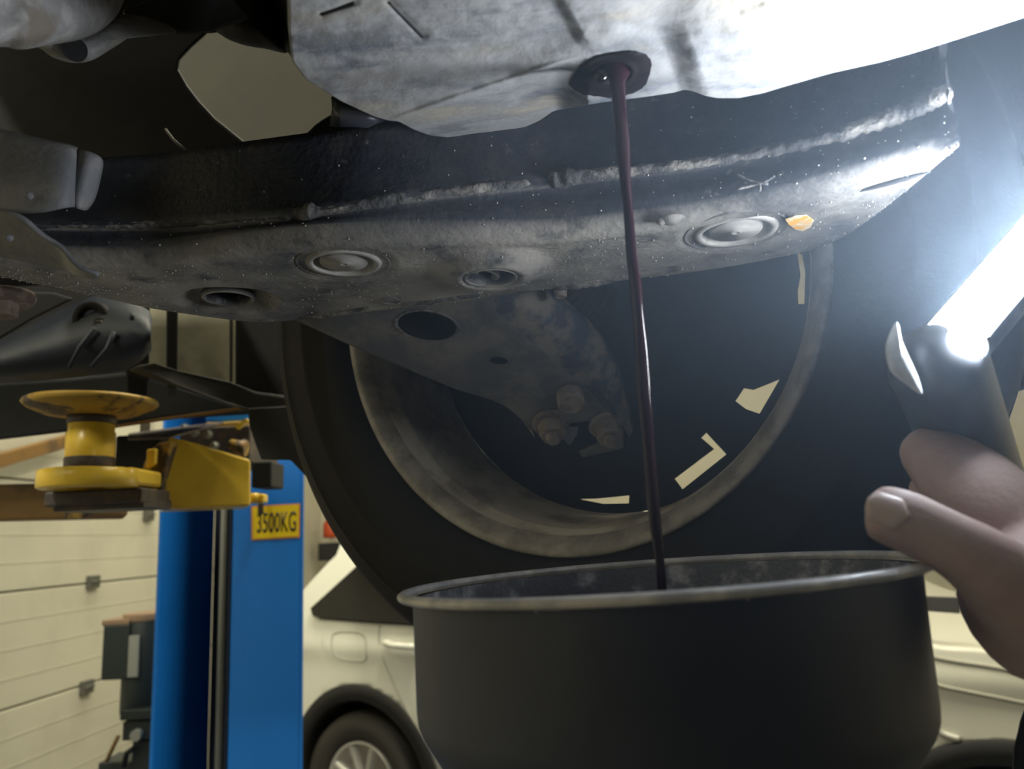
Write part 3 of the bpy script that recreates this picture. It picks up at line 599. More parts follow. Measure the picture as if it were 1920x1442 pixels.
def pan_dz(x, y):
    z = 0.0
    ry = 222 - (x - 740) * (112 / 330.0)                       # crease from (740,222) to (1070,110)
    if x < 1100: z += 0.00022 * max(0, y - ry) * (1 - smooth(1040, 1110, x)) * smooth(700, 760, x)
    if x < 1080: z -= 0.0011 * math.exp(-((y - ry) / 5.0) ** 2) * smooth(720, 770, x) * (1 - smooth(1010, 1080, x))
    e = math.hypot((x - 1155) / 125.0, (y - 138) / 58.0)
    z -= 0.0048 * (1 - smooth(0.55, 1.7, e))
    z -= 0.0075 * smooth(1258, 1318, x - 0.35 * (y - 130)) * smooth(-20, 140, y) + 0.002 * smooth(1258, 1318, x)
    sd = (x - 1030) * 0.875 - (y + 30) * 0.484
    z -= 0.0045 * smooth(-12, 14, sd) * (1 - smooth(60, 100, y)) * (1 - smooth(1130, 1250, x))
    z += 0.008 * smooth(1420, 1900, x) * 0
    z += 0.0012 * ns(x * 0.006, y * 0.01, 5) + 0.0004 * ns(x * 0.03, y * 0.05, 9)
    for a, b in (((603, 26), (667, 4)), ((728, 2), (794, 68)), ((1385, 20), (1425, 4)), ((1530, 0), (1537, 44))):
        z += 0.0008 * math.exp(-(dseg(x, y, a, b) / 7.0) ** 2)
    return z
NR = 130; rws = []
for x, y in per:
    r = []
    for k in range(NR + 1):
        s = (k + 0.01) / (NR + 0.01); s = 1 - (1 - s) ** 1.25; qx, qy = lerp(PC[0], x, s), lerp(PC[1], y, s)
        r.append(atz(qx, qy, ZP + pan_dz(qx, qy)))
    o_ = r[-1] - atz(PC[0], PC[1], ZP); o_.z = 0; o_ = o_.normalized()
    for dr, dz in ((0.0012, 0.0012), (0.0016, 0.004), (0.0, 0.02), (-0.002, 0.06)): r.append(r[NR] + o_ * dr + Z_ * dz)
    rws.append(r)
nvp = len(rws[0]); Vp = [p for r in rws for p in r]; px_in = lambda c: ((c[0] - 1148) / 40.0) ** 2 + ((c[1] - 137) / 23.0) ** 2 < 1
def pix(p): d = p - CAM; k = d.dot(F); return (CX + FPX * d.dot(R) / k, CY - FPX * d.dot(U) / k)
Fp = [q for q in quads(len(rws), nvp, True) if not (1100 < pix(Vp[q[0]])[0] < 1200 and px_in(pix((Vp[q[0]] + Vp[q[2]]) / 2)))]
pan = link('oil_pan', Vp, Fp, M_pan, lc); pan['label'] = 'dusty grey oil pan lit white at the right'
for a, b, w in (((603, 26), (667, 4), 6), ((728, 2), (794, 68), 5), ((1385, 18), (1425, 4), 2), ((1532, 2), (1537, 44), 2)):
    P = [atz(lerp(a[0], b[0], i / 12), lerp(a[1], b[1], i / 12), ZP + pan_dz(lerp(a[0], b[0], i / 12), lerp(a[1], b[1], i / 12)) + 0.0003) for i in range(13)]
    tube('slot_shade', P, [w * 0.00024 * (0.7 + 0.3 * i / 12) for i in range(13)], M_dark, pan, 10)  # black tubes paint in the shade inside the slots
RING = [(1067, 154), (1067, 160), (1076, 168), (1093, 178), (1114, 180), (1132, 182), (1145, 185), (1170, 181), (1189, 174), (1204, 166), (1212, 157), (1218, 141), (1222, 122), (1220, 112), (1212, 102), (1195, 97), (1182, 96), (1167, 97), (1145, 100), (1123, 104), (1104, 112), (1089, 122), (1078, 135)]
rw = []; n = len(RING) * 6
for i in range(n):
    t = i / n * len(RING); a = int(t); u = t - a; p = Vector(RING[a]).lerp(Vector(RING[(a + 1) % len(RING)]), u)
    p = p + Vector((ns(i * 0.35, 1) * 1.6, ns(i * 0.35, 7) * 1.2)); ang = math.atan2((p.y - 137) / 23, (p.x - 1148) / 40)
    e = Vector((1148 + 38 * math.cos(ang), 137 + 21 * math.sin(ang))); r = []
    for k in range(9):
        q = p.lerp(e, k / 8); r.append(atz(q.x, q.y, ZP + pan_dz(q.x, q.y) - (0.0004 + 0.0009 * math.sin(PI * min(1, (k + .3) / 4) / 2) + 0.001 * smooth(5, 8, k))))
    c_ = atz(1148, 137, ZP + pan_dz(1148, 137)); r.append(r[-1].lerp(c_, 0.06) + Z_ * 0.003); r.append(r[-1].lerp(c_, 0.04) + Z_ * 0.016); r.append(c_ + Z_ * 0.018); rw.append(r)
loft('drain_hole', rw, M_oilwet, pan, True, label='oil wet black ring around the open drain hole')

# --- control arm
aL = [(520, 585, .575), (640, 640, .60), (740, 682, .62), (850, 728, .64), (940, 758, .66), (992, 802, .68)]
aI = [(880, 548, .555), (940, 605, .58), (1000, 655, .60), (1060, 702, .625), (1108, 742, .65), (1140, 785, .668)]
aO = [(1000, 530, .58), (1075, 588, .60), (1118, 630, .62), (1150, 682, .645), (1170, 738, .665), (1186, 806, .68)]
def crp(L, t): return cr([Vector(p) for p in L], t)
rw = []; NA = 150; NB = 90
def arm_px(t, s):
    a, b, c = crp(aL, t), crp(aI, t), crp(aO, t)
    if s < 0.62: q = a.lerp(b, s / 0.62)
    else:
        u = (s - 0.62) / 0.38; q = b.lerp(c, u); q.z -= 0.016 * math.sin(PI * u * 0.8) * (1 - 0.3 * u)
    return q
for i in range(NA + 1):
    r = []
    for j in range(NB + 1):
        q = arm_px(i / NA, j / NB); e = abs(j / NB - 0.62); q = Vector(q); q.z -= 0.002 * math.exp(-(e / 0.05) ** 2); r.append(at(q.x, q.y, q.z))
    r.append(r[-1] + Vector((0.004, 0.02, 0.01))); r.append(r[-1] + Vector((-0.01, 0.05, 0.03))); r.insert(0, r[0] + Vector((0.004, 0.012, 0.03))); rw.append(r)
def inell(p, cx, cy, rx, ry, an):
    dx, dy = p[0] - cx, p[1] - cy; c, s = math.cos(an), math.sin(an); u, v = dx * c + dy * s, -dx * s + dy * c; return (u / rx) ** 2 + (v / ry) ** 2 < 1
EL = [(801, 611, 58, 27, 0.13), (936, 676, 18, 7, 0.13)]
Va = [p for r in rw for p in r]; Fa = []
for q in quads(len(rw), len(rw[0])):
    c = pix((Va[q[0]] + Va[q[2]]) / 2)
    if any(inell(c, *e) for e in EL): continue
    Fa.append(q)
ca = link('control_arm', Va, Fa, M_arm, lc); ca['label'] = 'dirty lower control arm with one large and one small hole'
ca.data.materials.append(M_flange)
for pl in ca.data.polygons:
    if (pl.vertices[0] % len(rw[0])) > NB * 0.66: pl.material_index = 1
def armpt(px, py):                        # depth on the arm's flat web
    best = min(((pix(p), p) for r in rw[::3] for p in r[1:58:3]), key=lambda t_: (t_[0][0] - px) ** 2 + (t_[0][1] - py) ** 2); return best[1].y
for cx_, cy_, rx, ry, an in EL:
    rg = []
    for i in range(64):
        a = 2 * PI * i / 64; r = []
        for k, (s, dy) in enumerate(((1.10, 0.0), (1.06, -0.0012), (1.0, -0.001), (0.97, 0.002), (0.95, 0.012))):
            u, v = rx * s * math.cos(a), ry * s * math.sin(a); x, y = cx_ + u * math.cos(an) - v * math.sin(an), cy_ + u * math.sin(an) + v * math.cos(an)
            r.append(at(x, y, armpt(x, y) + dy - 0.0004))
        rg.append(r)
    loft('hole_lip', rg, M_arm, ca, True)
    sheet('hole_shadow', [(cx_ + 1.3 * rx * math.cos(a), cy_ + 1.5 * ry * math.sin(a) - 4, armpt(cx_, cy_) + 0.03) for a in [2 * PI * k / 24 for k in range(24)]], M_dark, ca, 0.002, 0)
bj = sheet('ball_joint_plate', [(985, 772, .692), (1012, 748, .685), (1060, 728, .68), (1120, 738, .68), (1165, 770, .682), (1172, 842, .692), (1095, 862, .698), (1060, 848, .698), (1020, 830, .697), (998, 800, .695)], M_und, ca, 0.012, 0.002)
sheet('joint_side', [(1130, 780, .675), (1168, 770, .672), (1170, 840, .68), (1092, 858, .684), (1085, 845, .684), (1120, 830, .68)], M_arm, ca, 0.006, 0.001)
sheet('joint_strip', [(961, 758, .69), (972, 762, .69), (998, 798, .69), (1003, 822, .69), (996, 812, .69), (980, 790, .69)], M_nut, ca, 0.004, 0.001)
sheet('joint_gusset', [(1055, 800, .672), (1085, 800, .672), (1082, 815, .672), (1068, 836, .672), (1055, 822, .672)], M_arm, ca, 0.006, 0.001)
dn = (-Z_ * 0.80 - Y_ * 0.55 + X_ * 0.02)
p = at(1068, 738, .640); bl_ = cyl('bolt', p, p + dn.normalized() * 0.012, 0.0115, M_nut, ca, 24, bev=0.001); lathe('bolt_rim', [(0.0115, 0), (0.0113, 0.0015), (0.0090, 0.0012), (0.0088, -0.001), (0, -0.001)], p + dn.normalized() * 0.012, dn, M_nut, ca, 24)
for px, py in ((1034, 795), (1140, 800)): hexbolt(ca, at(px, py, .67), dn, 0.0125, 0.014, M_nut)
sheet('arm_lip', [(1160, 740, .66), (1166, 745, .66), (1187, 808, .668), (1180, 822, .668), (1170, 800, .664)], M_arm, ca, 0.004, 0.001)

# --- wheel: tyre, rim, brake shield
WC = Vector((0.08703, 0.73796, HC + 0.2213)); yw, tl_ = 0.53829, 0.08264
WAX = Vector((math.sin(yw) * math.cos(tl_), math.cos(yw) * math.cos(tl_), math.sin(tl_)))
RT = 0.362
prof = [(0.222, -0.088), (0.236, -0.100), (0.245, -0.108), (0.262, -0.1135), (0.285, -0.115), (0.288, -0.1165), (0.291, -0.115), (0.310, -0.112), (0.322, -0.1085), (0.324, -0.1095), (0.326, -0.1075), (0.335, -0.102), (0.346, -0.094), (0.353, -0.087), (0.357, -0.078), (0.3595, -0.060), (0.3600, -0.050), (0.3530, -0.049), (0.3530, -0.041), (0.3605, -0.040), (0.362, -0.008), (0.354, -0.007), (0.354, 0.007), (0.362, 0.008), (0.3605, 0.040), (0.353, 0.041), (0.353, 0.049), (0.36, 0.05), (0.3595, 0.06), (0.357, 0.078), (0.353, 0.087), (0.340, 0.100), (0.30, 0.114), (0.262, 0.113), (0.236, 0.1), (0.222, 0.088)]
def tread(r, h, a, i, j):
    if i % 5 == 0 and r > 0.345 and h > 0.045: return r - 0.0022
    return r
lathe('tyre', prof, WC, WAX, M_tyre, lc, 360, rfun=tread)
rim = lathe('rim', [(0.222, -0.086), (0.233, -0.0965), (0.236, -0.101), (0.2335, -0.1035), (0.228, -0.102), (0.224, -0.095), (0.2185, -0.088), (0.218, -0.074), (0.2145, -0.070), (0.2150, -0.066), (0.2125, -0.050), (0.2130, -0.046), (0.2105, -0.03), (0.2112, -0.026), (0.209, -0.012), (0.2088, 0.02), (0.210, 0.05), (0.211, 0.075), (0.214, 0.085), (0.225, 0.096), (0.235, 0.101), (0.222, 0.088)], WC, WAX, M_rim, lc, 128)
rim['label'] = 'dirty silver inner rim barrel'
rim.data.materials.append(mat('rim_flange_dimmed', (0.34, 0.32, 0.295), 0.6, 0, (0.20, 0.185, 0.17), 40, (0.4, 0.65), 0.15, 200))  # shade put into the flange colour so its lip stays dim
for pl in rim.data.polygons:
    if 1 <= pl.vertices[0] % 22 <= 5: pl.material_index = 1
wu, ww, wd = frame(WAX)
def whp(px, py, ax): return atp(px, py, WC + WAX * ax, WAX)
GAPS = [[(1494, 470), (1504, 478), (1510, 510), (1508, 570), (1496, 570), (1495, 545), (1500, 515)], [(1378, 752), (1394, 728), (1412, 731), (1462, 711), (1424, 776), (1398, 767)], [(1264, 898), (1338, 842), (1314, 821), (1324, 811), (1362, 852), (1279, 918)], [(1085, 936), (1120, 935), (1180, 929), (1179, 944), (1130, 945)]]
AXS = 0.02
circ = [WC + WAX * AXS + (wu * math.cos(2 * PI * k / 96) + ww * math.sin(2 * PI * k / 96)) * 0.2085 for k in range(96)]
sh = prism('brake_shield', circ, WAX * 0.002, M_und, lc, 0, holes=[[whp(x, y, AXS) for x, y in g] for g in GAPS])
lathe('brake_disc', [(0.05, 0.028), (0.11, 0.028), (0.11, 0.045), (0.05, 0.045)], WC, WAX, M_und, lc, 64)
def ang_of(px, py): q = whp(px, py, 0.08) - WC; return math.atan2(q.dot(ww), q.dot(wu))
ga = [ang_of(sum(p[0] for p in g) / len(g), sum(p[1] for p in g) / len(g)) for g in GAPS]
spk = []
for k in range(5):
    pass
def free(a): return min(abs((a - g + PI) % (2 * PI) - PI) for g in ga)
cand = sorted([2 * PI * k / 180 for k in range(180)], key=lambda a: 0)
for k in range(7):
    a = 2 * PI * k / 7
    a = max([a + d for d in (-0.3, -0.2, -0.1, 0, 0.1, 0.2, 0.3)], key=free)
    if free(a) < 0.33: continue
    e = wu * math.cos(a) + ww * math.sin(a); s = e.cross(WAX); P = []
    for r, hw, h in ((0.04, 0.022, 0.075), (0.11, 0.018, 0.08), (0.212, 0.024, 0.088)):
        P.append([WC + e * r - s * hw + WAX * (h - .02), WC + e * r - s * hw + WAX * h, WC + e * r + s * hw + WAX * h, WC + e * r + s * hw + WAX * (h - .02), WC + e * r - s * hw + WAX * (h - .02)])
    loft('spoke', P, M_rim, rim)
lathe('hub', [(0, 0.03), (0.05, 0.03), (0.065, 0.06), (0.06, 0.09), (0, 0.09)], WC, WAX, M_rim, rim, 32)
kn = lathe('knuckle', [(0, -0.075), (0.035, -0.07), (0.05, -0.05), (0.058, -0.02), (0.09, 0.0), (0.11, 0.015)], WC, WAX, M_und, lc, 40, rfun=lambda r, h, a, i, j: r * (1 + 0.25 * math.cos(3 * a + 1)))
p0 = WC - WAX * 0.06; p1 = at(1010, 470, 0.60)
bp_, br_ = [], []
for i in range(61):
    t = i / 60; bp_.append(p0.lerp(p1, t)); br_.append(lerp(0.045, 0.022, t) + (0.004 if (i // 3) % 2 else -0.002))
tube('driveshaft_boot', bp_, br_, M_tyre, lc, 28)
# --- wheel-arch liner above and beyond the tyre
rw = []
for i in range(41):
    a = math.radians(-12 + 112 * i / 40); e = X_ * math.cos(a) + Z_ * math.sin(a)
    rw.append([WC + e * 0.43 + Y_ * h + X_ * 0.06 for h in (-0.2, -0.05, 0.12, 0.3)])
loft('arch_liner', rw, M_und, lc, thick=0.004)

# --- other underbody pieces, then added light blockers
o = dome('gearbox_casing', [(-90, -110), (120, -120), (238, -60), (228, 12), (196, 52), (150, 74), (95, 84), (40, 93), (0, 88), (-90, 95)], 0.345, 0.03, M_gear, lc, 14, 0.08, (0.0003, 0), rough=0.004)
o['label'] = 'pale dusty gearbox casting in the top left corner'
o = dome('engine_mount', [(70, 80), (150, 60), (230, 28), (300, 40), (330, 62), (262, 62), (215, 88), (175, 112), (140, 118), (105, 110), (82, 95)], 0.40, 0.015, M_gear, lc, 8, 0.05, (0.0002, 0))
cyl('mount_eye', at(140, 92, 0.374), at(143, 95, 0.39), 0.0062, M_dark, o, 20)
sheet('engine_bracket', [(225, 20, .5), (345, -20, .52), (420, -20, .55), (470, 35, .56), (395, 60, .55), (330, 64, .54), (262, 62, .52)], M_grey, lc, 0.02, 0.003)
dome('rubber_mount', [(345, -60), (500, -60), (545, 60), (540, 98), (500, 92), (455, 84), (415, 66), (380, 30)], 0.62, 0.04, M_und, lc, 8, 0.05)
sheet('heat_shield', [(480, -40, .6), (560, -40, .58), (560, 130, .58), (545, 105, .6), (520, 70, .6)], M_grey, lc, 0.01, 0.001)
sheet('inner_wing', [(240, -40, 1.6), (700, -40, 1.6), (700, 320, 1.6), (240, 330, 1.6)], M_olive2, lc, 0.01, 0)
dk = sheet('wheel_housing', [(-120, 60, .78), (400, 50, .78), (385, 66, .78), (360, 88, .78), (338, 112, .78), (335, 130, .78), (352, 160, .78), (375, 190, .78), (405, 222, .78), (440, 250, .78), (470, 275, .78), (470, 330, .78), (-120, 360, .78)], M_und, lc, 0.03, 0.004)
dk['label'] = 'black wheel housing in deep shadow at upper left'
sheet('wheel_housing', [(545, 262, .62), (575, 250, .62), (590, 235, .62), (605, 224, .62), (622, 214, .62), (660, 200, .62), (720, 230, .62), (720, 280, .62), (545, 290, .62)], M_und, lc, 0.02, 0.002)
tube('brake_pipe', [at(310, 242, .7), at(325, 262, .7), at(346, 280, .7)], 0.0012, M_arm, lc, 8)
sheet('gap_cover_sheet', [(180, -80, .72), (560, -80, .72), (560, 40, .72), (400, 62, .72), (180, 70, .72)], M_und, lc, 0.01, 0)  # black sheet added to hide a bright gap beside the gearbox
box('overhead_light_block', CAM + Vector((0.17, 0.42, 0.62)), X_ * 0.78, Y_ * 0.33, Z_ * 0.02, M_und, lc)  # unseen plate added to block ceiling light over the near parts
box('floor_light_block', CAM + Vector((0.58, 1.05, 0.56)), X_ * 0.75, Y_ * 0.32, Z_ * 0.02, M_und, lc)  # unseen plate added to keep ceiling light off hand and funnel
box('floor_light_block', CAM + Vector((-0.98, 1.07, 0.47)), X_ * 0.46, Y_ * 0.17, Z_ * 0.02, M_und, lc)  # unseen plate added to shade the splash panel
box('rear_light_block', CAM + Vector((0.1, -0.12, 0.42)), X_ * 0.62, Y_ * 0.52, Z_ * 0.1, M_und, lc, 0.02)  # unseen block added to stop light from behind reaching the funnel
# left: splash panel, bolt, floor, sill
rw = []
for i, (x0, y0, x1, y1) in enumerate([(-80, 660, -80, 722), (0, 640, 0, 716), (60, 610, 70, 712), (120, 580, 140, 706), (180, 556, 200, 698), (240, 560, 235, 692), (278, 585, 262, 676), (284, 600, 282, 655)]):
    rw.append([at(lerp(x0, x1, k / 5), lerp(y0, y1, k / 5), 0.98 - 0.05 * math.sin(PI * k / 5)) for k in range(6)])
sp = loft('splash_panel', rw, M_navy, lc, thick=0.004); sp['label'] = 'navy plastic splash panel behind the crossmember at left'
for seg in ([(178, 615), (150, 650), (130, 690)], [(214, 622), (200, 655), (172, 688)], [(248, 588), (247, 600)]):
    P = [at(x, y, .925) for x, y in seg]; tube('panel_rib', P, 0.003, M_navy, sp, 8)
hexbolt(sp, at(188, 611, .94), -Y_ - Z_ * .3, 0.008, 0.006, M_grey, stud=False); lathe('grommet', [(0.012, 0.0), (0.014, -0.006), (0.022, -0.006), (0.024, 0.004)], at(172, 598, .95), Y_, M_und, sp, 24)
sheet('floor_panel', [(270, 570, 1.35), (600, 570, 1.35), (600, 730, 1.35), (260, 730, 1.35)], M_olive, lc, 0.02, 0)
for x0, x1, m in ((312, 334, M_und), (441, 540, M_und), (236, 281, M_und)):
    sheet('floor_rib', [(x0, 560, 1.28), (x1, 560, 1.28), (x1 - 2, 745, 1.28), (x0, 745, 1.28)], m, lc, 0.03, 0.003)
sheet('floor_rib', [(430, 560, 1.30), (437, 560, 1.30), (436, 730, 1.30), (430, 730, 1.30)], M_grey, lc, 0.02, 0.002)
sheet('floor_crossbar', [(238, 694, 1.15), (262, 684, 1.15), (290, 680, 1.15), (330, 694, 1.17), (430, 715, 1.2), (480, 735, 1.22), (560, 745, 1.25), (560, 775, 1.25), (470, 772, 1.22), (430, 758, 1.2), (330, 726, 1.17)], M_grey, lc, 0.03, 0.004)
sheet('sill', [(-120, 716, 1.28), (0, 717, 1.28), (140, 708, 1.28), (245, 698, 1.28), (330, 722, 1.28), (430, 756, 1.28), (470, 768, 1.28), (400, 776, 1.28), (300, 788, 1.28), (210, 799, 1.28), (120, 811, 1.28), (0, 825, 1.28), (-120, 840, 1.28)], M_navy, lc, 0.2, 0.006, label='dark sill of the lifted car above the pad')
sheet('lit_sill_seam', [(215, 797, 1.27), (300, 784, 1.27), (400, 770, 1.27), (466, 761, 1.27), (466, 767, 1.27), (400, 777, 1.27), (300, 790, 1.27), (215, 803, 1.27)], M_brown, lc, 0.01, 0.001)  # brown strip paints in the lit pinch edge of the sill
sheet('floor_backing', [(-120, 480, 1.5), (560, 480, 1.5), (560, 772, 1.5), (-120, 812, 1.5)], M_und, lc, 0.02, 0)
sheet('mud_flap', [(464, 766, 1.12), (560, 760, 1.12), (580, 900, 1.12), (545, 863, 1.12), (490, 862, 1.12), (478, 830, 1.12), (468, 800, 1.12)], M_grey, lc, 0.01, 0.002)
p = at(8, 575, .50); w_ = lathe('suspension_bolt', [(0, -0.004), (0.019, -0.004), (0.021, 0.0), (0.020, 0.003), (0, 0.003)], at(2, 561, .50), Z_ + X_ * -0.12, M_rust, lc, 32)
hexbolt(w_, at(3, 566, .50), -Z_ + X_ * 0.05, 0.0105, 0.011, M_rust, name='bolt_head', stud=False)
sheet('front_beam', [(-120, 505, .66), (0, 520, .66), (130, 545, .66), (285, 578, .66), (285, 560, .66), (130, 530, .66), (-120, 480, .66)], M_und, lc, 0.01, 0.001)
sheet('front_arm', [(-120, 560, .80), (0, 545, .80), (100, 548, .80), (140, 560, .80), (60, 600, .80), (0, 636, .80), (-120, 690, .80)], M_und, lc, 0.02, 0.003)

# ------------------------------------------------------------------ oil stream
ED = [(128, 1124, 1182), (140, 1134, 1178), (152, 1141, 1172), (165, 1143, 1171), (200, 1147, 1173), (240, 1150, 1177), (267, 1152, 1180), (300, 1156, 1181), (333, 1160, 1182), (400, 1168, 1187), (480, 1173, 1194), (520, 1178, 1201), (590, 1186, 1208), (700, 1191, 1217), (800, 1201, 1224), (900, 1209, 1232), (980, 1216, 1239), (1040, 1226, 1244), (1110, 1232, 1250), (1180, 1240, 1256)]
y0 = atz(1148, 137, ZP - 0.006).y
PL = [Vector((y, (a + b) / 2, (b - a) / 2)) for y, a, b in ED]
rw = []; n_s = 260; n_c = 24
for i in range(n_s + 1):
    q = cr(PL, i / n_s); c = at(q.y, q.x, y0 + 0.004 * smooth(100, 700, q.x)); d = (c - CAM).dot(F); r = q.z / FPX * d; r *= 1 + 0.03 * ns(q.x * 0.02, 3)
    tw = 0.9 * ns(q.x * 0.006, 8); row = []
    for j in range(n_c):
        a = 2 * PI * j / n_c; kk = 0.75 + 0.12 * ns(q.x * 0.012, 21)
        u, v = math.cos(a), math.sin(a) * kk
        row.append(c + R * (r * (u + 0.10 * math.cos(2 * a + tw * 3))) + Y_ * (r * v))
    row.append(row[0]); rw.append(row)
st = loft('oil_stream', rw, M_oil, None)
tag(st, 'dark reddish stream of used oil falling from the drain hole into the funnel', 'oil')
bb = atz(1127, 143, ZP - 0.009); bm = bmesh.new(); bmesh.ops.create_uvsphere(bm, u_segments=24, v_segments=14, radius=0.0034); bmesh.ops.translate(bm, verts=bm.verts, vec=bb); from_bm('oil_bubble', bm, mat('oil_gloss', (0.004, 0.003, 0.004), 0.08), st, True)

# ------------------------------------------------------------------ funnel
FY = y0 + 0.035
fc = at(1225, 1074, FY); FR = (at(1741, 1056, FY) - at(745, 1114, FY)).length / 2 * 0.952
RO = FR
ax = Z_
fn = thing('drain_funnel', 'black plastic drain funnel with worn shiny rim catching the oil', 'funnel')
fn.location = (0, 0, 0)
def frad(r, h, a, i, j): return r * (1 + 0.004 * math.sin(3 * a + 1) + 0.003 * ns(2 * math.cos(a), 2 * math.sin(a), h * 20))
zr = 0.0
H1, H2 = -0.058, -0.124
lathe('bowl', [(RO * 0.945, -0.004), (RO * 0.943, -0.012), (RO * 0.940, -0.03), (RO * 0.938, H1 + 0.004), (RO * 0.934, H1 - 0.001), (RO * 0.918, H1 - 0.006), (RO * 0.70, H2 + 0.02), (RO * 0.60, H2), (RO * 0.2, H2 - 0.10), (RO * 0.16, H2 - 0.20), (RO * 0.14, H2 - 0.20), (RO * 0.18, H2 - 0.095), (RO * 0.58, H2 + 0.004)], fc, ax, M_funnel, fn, 128, rfun=frad)
lathe('bowl_inside', [(RO * 0.935, -0.003), (RO * 0.932, -0.012), (RO * 0.929, -0.03), (RO * 0.927, H1), (RO * 0.69, H2 + 0.024), (RO * 0.58, H2 + 0.004), (RO * 0.18, H2 - 0.095)], fc, ax, M_funin, fn, 128, rfun=frad)
lp = []
for k in range(13):
    a = 2 * PI * k / 12; lp.append((RO * 0.980 + 0.0028 * math.cos(a), -0.001 + 0.0021 * math.sin(a)))
lathe('rim', lp, fc, ax, M_rimlip, fn, 160, rfun=lambda r, h, a, i, j: frad(r, 0, a, i, j) * (1 + 0.002 * ns(9 * math.cos(a), 9 * math.sin(a))), label='rolled rim worn and shiny, with lamp light painted in as paleness')
pb = at(1665, 1420, FY - 0.04); cyl('side_screw', pb, pb + (CAM - pb).normalized() * 0.003, 0.0022, M_plate, fn, 12)
gv, gf = sv, sf
sv, sf = [], []
for k in range(120):
    a = random.uniform(0, 2 * PI); p = fc + Vector((math.cos(a), math.sin(a), 0)) * (RO * random.choice((0.94, 0.968, 0.975))) + Z_ * random.uniform(-0.004, 0.0006)
    addspeck(p, random.uniform(0.0002, 0.0006))
for k in range(140):
    a = random.uniform(0.5, 2.9); p = fc + Vector((math.cos(a), math.sin(a), 0)) * (RO * 0.936) + Z_ * random.uniform(-0.03, -0.004); addspeck(p, random.uniform(0.0002, 0.0005))
link('rim_grit', sv, sf, M_speck, fn, True, kind='stuff')
for ch_ in fn.children:
    for v_ in ch_.data.vertices: v_.co.z += 0.030 * (v_.co.x - fc.x) * (1 - smooth(0.01, -H1, fc.z - v_.co.z))

# ------------------------------------------------------------------ work light
wl = thing('work_light', 'handheld led work light shining white, held at the right edge', 'lamp')
LP = [at(1782, 630, 0.325), at(2040, 330, 0.345)]
ld = (LP[1] - LP[0]).normalized()
ln = Vector((-0.67, -0.44, 0.61)); ln = (ln - ld * ln.dot(ld)).normalized(); lv = ln.cross(ld)     # the lit face looks up, to the left and out
def capsule(p, q, r, n=8):
    d = (q - p).normalized(); path, rad = [], []
    for k in range(n + 1): a = PI / 2 * (1 - k / n); path.append(p - d * (r * math.sin(a))); rad.append(max(1e-4, r * math.cos(a)))
    for k in range(n + 1): a = PI / 2 * k / n; path.append(q + d * (r * math.sin(a))); rad.append(max(1e-4, r * math.cos(a)))
    return path, rad
LW = 0.0175
rw = []
for t in [k / 6 for k in range(7)]:
    c = LP[0].lerp(LP[1], t); rr_ = 0.044; rw.append([c + lv * (rr_ * math.sin(a)) + ln * (rr_ * (math.cos(a) - math.cos(0.38))) for a in [-0.38 + 0.76 * k / 12 for k in range(13)]])
loft('led_panel', rw, M_led, wl, label='glowing white led panel')
rw = []
for t in [k / 4 for k in range(5)]:
    c = LP[0].lerp(LP[1], t) - ln * 0.0006
    rw.append([c + lv * (LW * math.cos(a)) - ln * (0.014 * math.sin(a)) for a in [PI * k / 20 for k in range(21)]])
loft('back_shell', rw, M_lampbody, wl, thick=0.0015)
prism('shell_end', rw[0], -ld * 0.002, M_lampbody, wl, 0.0005)
hp0, hp1 = at(1760, 692, 0.338), at(1850, 930, 0.43)
pa, ra = capsule(hp0, hp1, 0.0205)
tube('handle', pa, ra, M_lampbody, wl, 32)
o = dome('end_cap', [(1682, 604), (1665, 632), (1660, 660), (1668, 694), (1692, 716), (1728, 740), (1722, 708), (1708, 676), (1692, 640)], 0.318, 0.004, M_clear, wl, 6, 0.004); o['label'] = 'clear plastic end cap'
box('end_fill_glow', LP[0] - ld * 0.003 - ln * 0.003, ld * 0.0006, lv * 0.012, ln * 0.006, emit('end_fill_light', (0.80, 0.90, 1.0), LED_STRENGTH * 3.0), wl, label='added glow at the lamp end')  # glow added to light the air and funnel below the lamp

# ------------------------------------------------------------------ hand
def skin_body(name, chains, m):
    """chains: lists of (point, radius); the first point of later chains is an index (chain, k) into an earlier one"""
    verts, rads, edges, idx = [], [], [], {}
    for ci, ch in enumerate(chains):
        prev = None
        for k, it in enumerate(ch):
            if isinstance(it[0], int): cur = idx[it]
            else: cur = len(verts); verts.append(it[0]); rads.append(it[1])
            idx[(ci, k)] = cur
            if prev is not None: edges.append((prev, cur))
            prev = cur
    me = bpy.data.meshes.new(name); me.from_pydata([tuple(v) for v in verts], edges, [])
    o = bpy.data.objects.new(name, me); COL.objects.link(o)
    sk = o.modifiers.new('skin', 'SKIN'); sk.use_smooth_shade = True; sk.branch_smoothing = 0.6
    for i, r in enumerate(rads):
        v = me.skin_vertices[0].data[i]; v.radius = (r, r); v.use_root = i == 0
    ss = o.modifiers.new('sub', 'SUBSURF'); ss.levels = 2; ss.render_levels = 2
    bpy.context.view_layer.update(); dg = bpy.context.evaluated_depsgraph_get()
    m2 = bpy.data.meshes.new_from_object(o.evaluated_get(dg)); bpy.data.objects.remove(o); m2.materials.clear(); m2.materials.append(m)
    return m2
H = lambda x, y, d, r: (at(x, y, d), r)
wrist = H(2190, 1150, 0.338, 0.052)
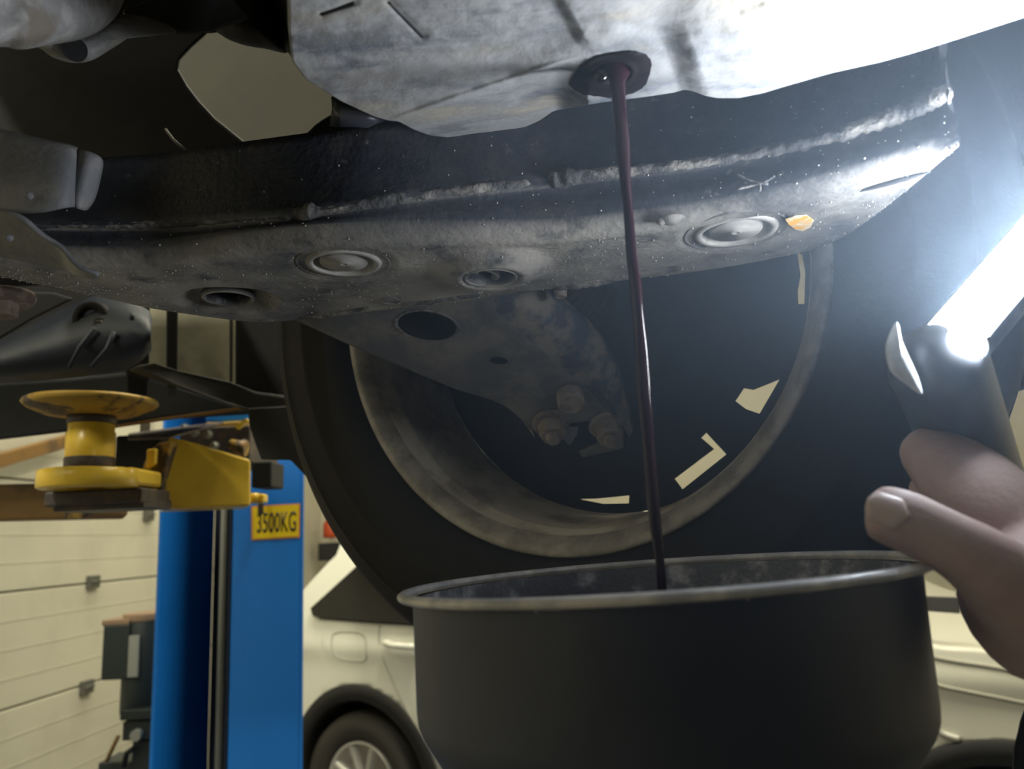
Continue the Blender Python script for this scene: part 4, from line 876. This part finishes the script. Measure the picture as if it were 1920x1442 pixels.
ch = [
    [H(1945, 1115, 0.334, 0.0480), wrist, H(2480, 1180, 0.33, 0.044), H(2900, 1260, 0.33, 0.050)],
    [(0, 0), H(1875, 1080, 0.300, 0.0190), H(1825, 1042, 0.297, 0.0140), H(1770, 1012, 0.296, 0.0122), H(1712, 984, 0.297, 0.0126), H(1664, 964, 0.298, 0.0124), H(1624, 956, 0.299, 0.0098)],
    [(0, 0), H(1915, 1005, 0.342, 0.0270), H(1842, 940, 0.342, 0.0235), H(1790, 888, 0.347, 0.0195), H(1742, 850, 0.357, 0.0140), H(1705, 828, 0.367, 0.0100)],
    [(0, 0), H(1885, 1010, 0.358, 0.0180), H(1810, 960, 0.362, 0.0135), H(1750, 925, 0.372, 0.0110), H(1715, 905, 0.382, 0.0088)],
    [(0, 0), H(1880, 1075, 0.362, 0.0180), H(1830, 1035, 0.370, 0.0125), H(1790, 1005, 0.380, 0.0088)],
    [(0, 0), H(1882, 1152, 0.338, 0.0330)],
    [(5, 1), H(1850, 1125, 0.362, 0.0125), H(1828, 1085, 0.374, 0.0088)],
]
pm_ = skin_body('person', ch, M_skin)
hand = bpy.data.objects.new('person', pm_); COL.objects.link(hand); pm_.polygons.foreach_set('use_smooth', [True] * len(pm_.polygons))
tag(hand, 'bare hand reaching in from the right, thumb out, gripping a work light', 'person')
nd = (at(1770, 1018, 0.297) - at(1640, 965, 0.299)).normalized(); nn = (CAM - at(1662, 958, 0.287)).normalized(); nn = (nn + Z_ * 0.25 - nd * nn.dot(nd)).normalized(); nsd = nn.cross(nd)
rw = []; nc = at(1664, 954, 0.2868)
for i in range(13):
    s = i / 12; r = []
    for j in range(13):
        t_ = j / 12 * 2 - 1; L = (s - 0.5) * 0.0125; wdt = 0.0058 * (1 - 0.9 * max(0, (abs(s - 0.5) - 0.32) / 0.18) ** 2 * 0.6)
        r.append(nc + nd * (L + 0.0012 * (1 - t_ * t_) * (1 if s > 0.5 else -1) * abs(s - 0.5) * 2) + nsd * (t_ * wdt) - nn * (0.0028 * t_ * t_ + 0.0006 * (2 * s - 1) ** 2 - 0.0026 * (s - 0.35)))
    rw.append(r)
loft('thumb_nail', rw, M_nail, hand, thick=0.0006)
cf = thing('clothing_hem', 'black cloth edge at the lower right corner before the white car', 'clothing')
sheet('hem', [(1922, 1325, 0.9), (1912, 1352, 0.9), (1908, 1372, 0.9), (1900, 1402, 0.9), (1898, 1460, 0.9), (2000, 1460, 0.9), (2000, 1320, 0.9)], M_cloth, cf, 0.02, 0.004)

# ------------------------------------------------------------------ added scattering volume standing in for lens glare around the work light
hm = bpy.data.materials.new('glare_volume'); hm.use_nodes = True; nt = hm.node_tree; nt.nodes.remove(nt.nodes['Principled BSDF'])
vs = nt.nodes.new('ShaderNodeVolumeScatter'); vs.inputs['Color'].default_value = (0.62, 0.78, 1.0, 1); vs.inputs['Density'].default_value = GLARE_DENSITY; vs.inputs['Anisotropy'].default_value = 0.3
nt.links.new(vs.outputs[0], nt.nodes['Material Output'].inputs['Volume'])
bm = bmesh.new(); bmesh.ops.create_icosphere(bm, subdivisions=3, radius=0.30); bmesh.ops.scale(bm, vec=(1.0, 0.75, 0.85), verts=bm.verts); bmesh.ops.translate(bm, verts=bm.verts, vec=at(1780, 620, 0.36))
hz = from_bm('glare_volume', bm, hm, None, True); tag(hz, 'added bluish volume standing in for lens glare around the work light', 'glare_volume'); hz['kind'] = 'stuff'
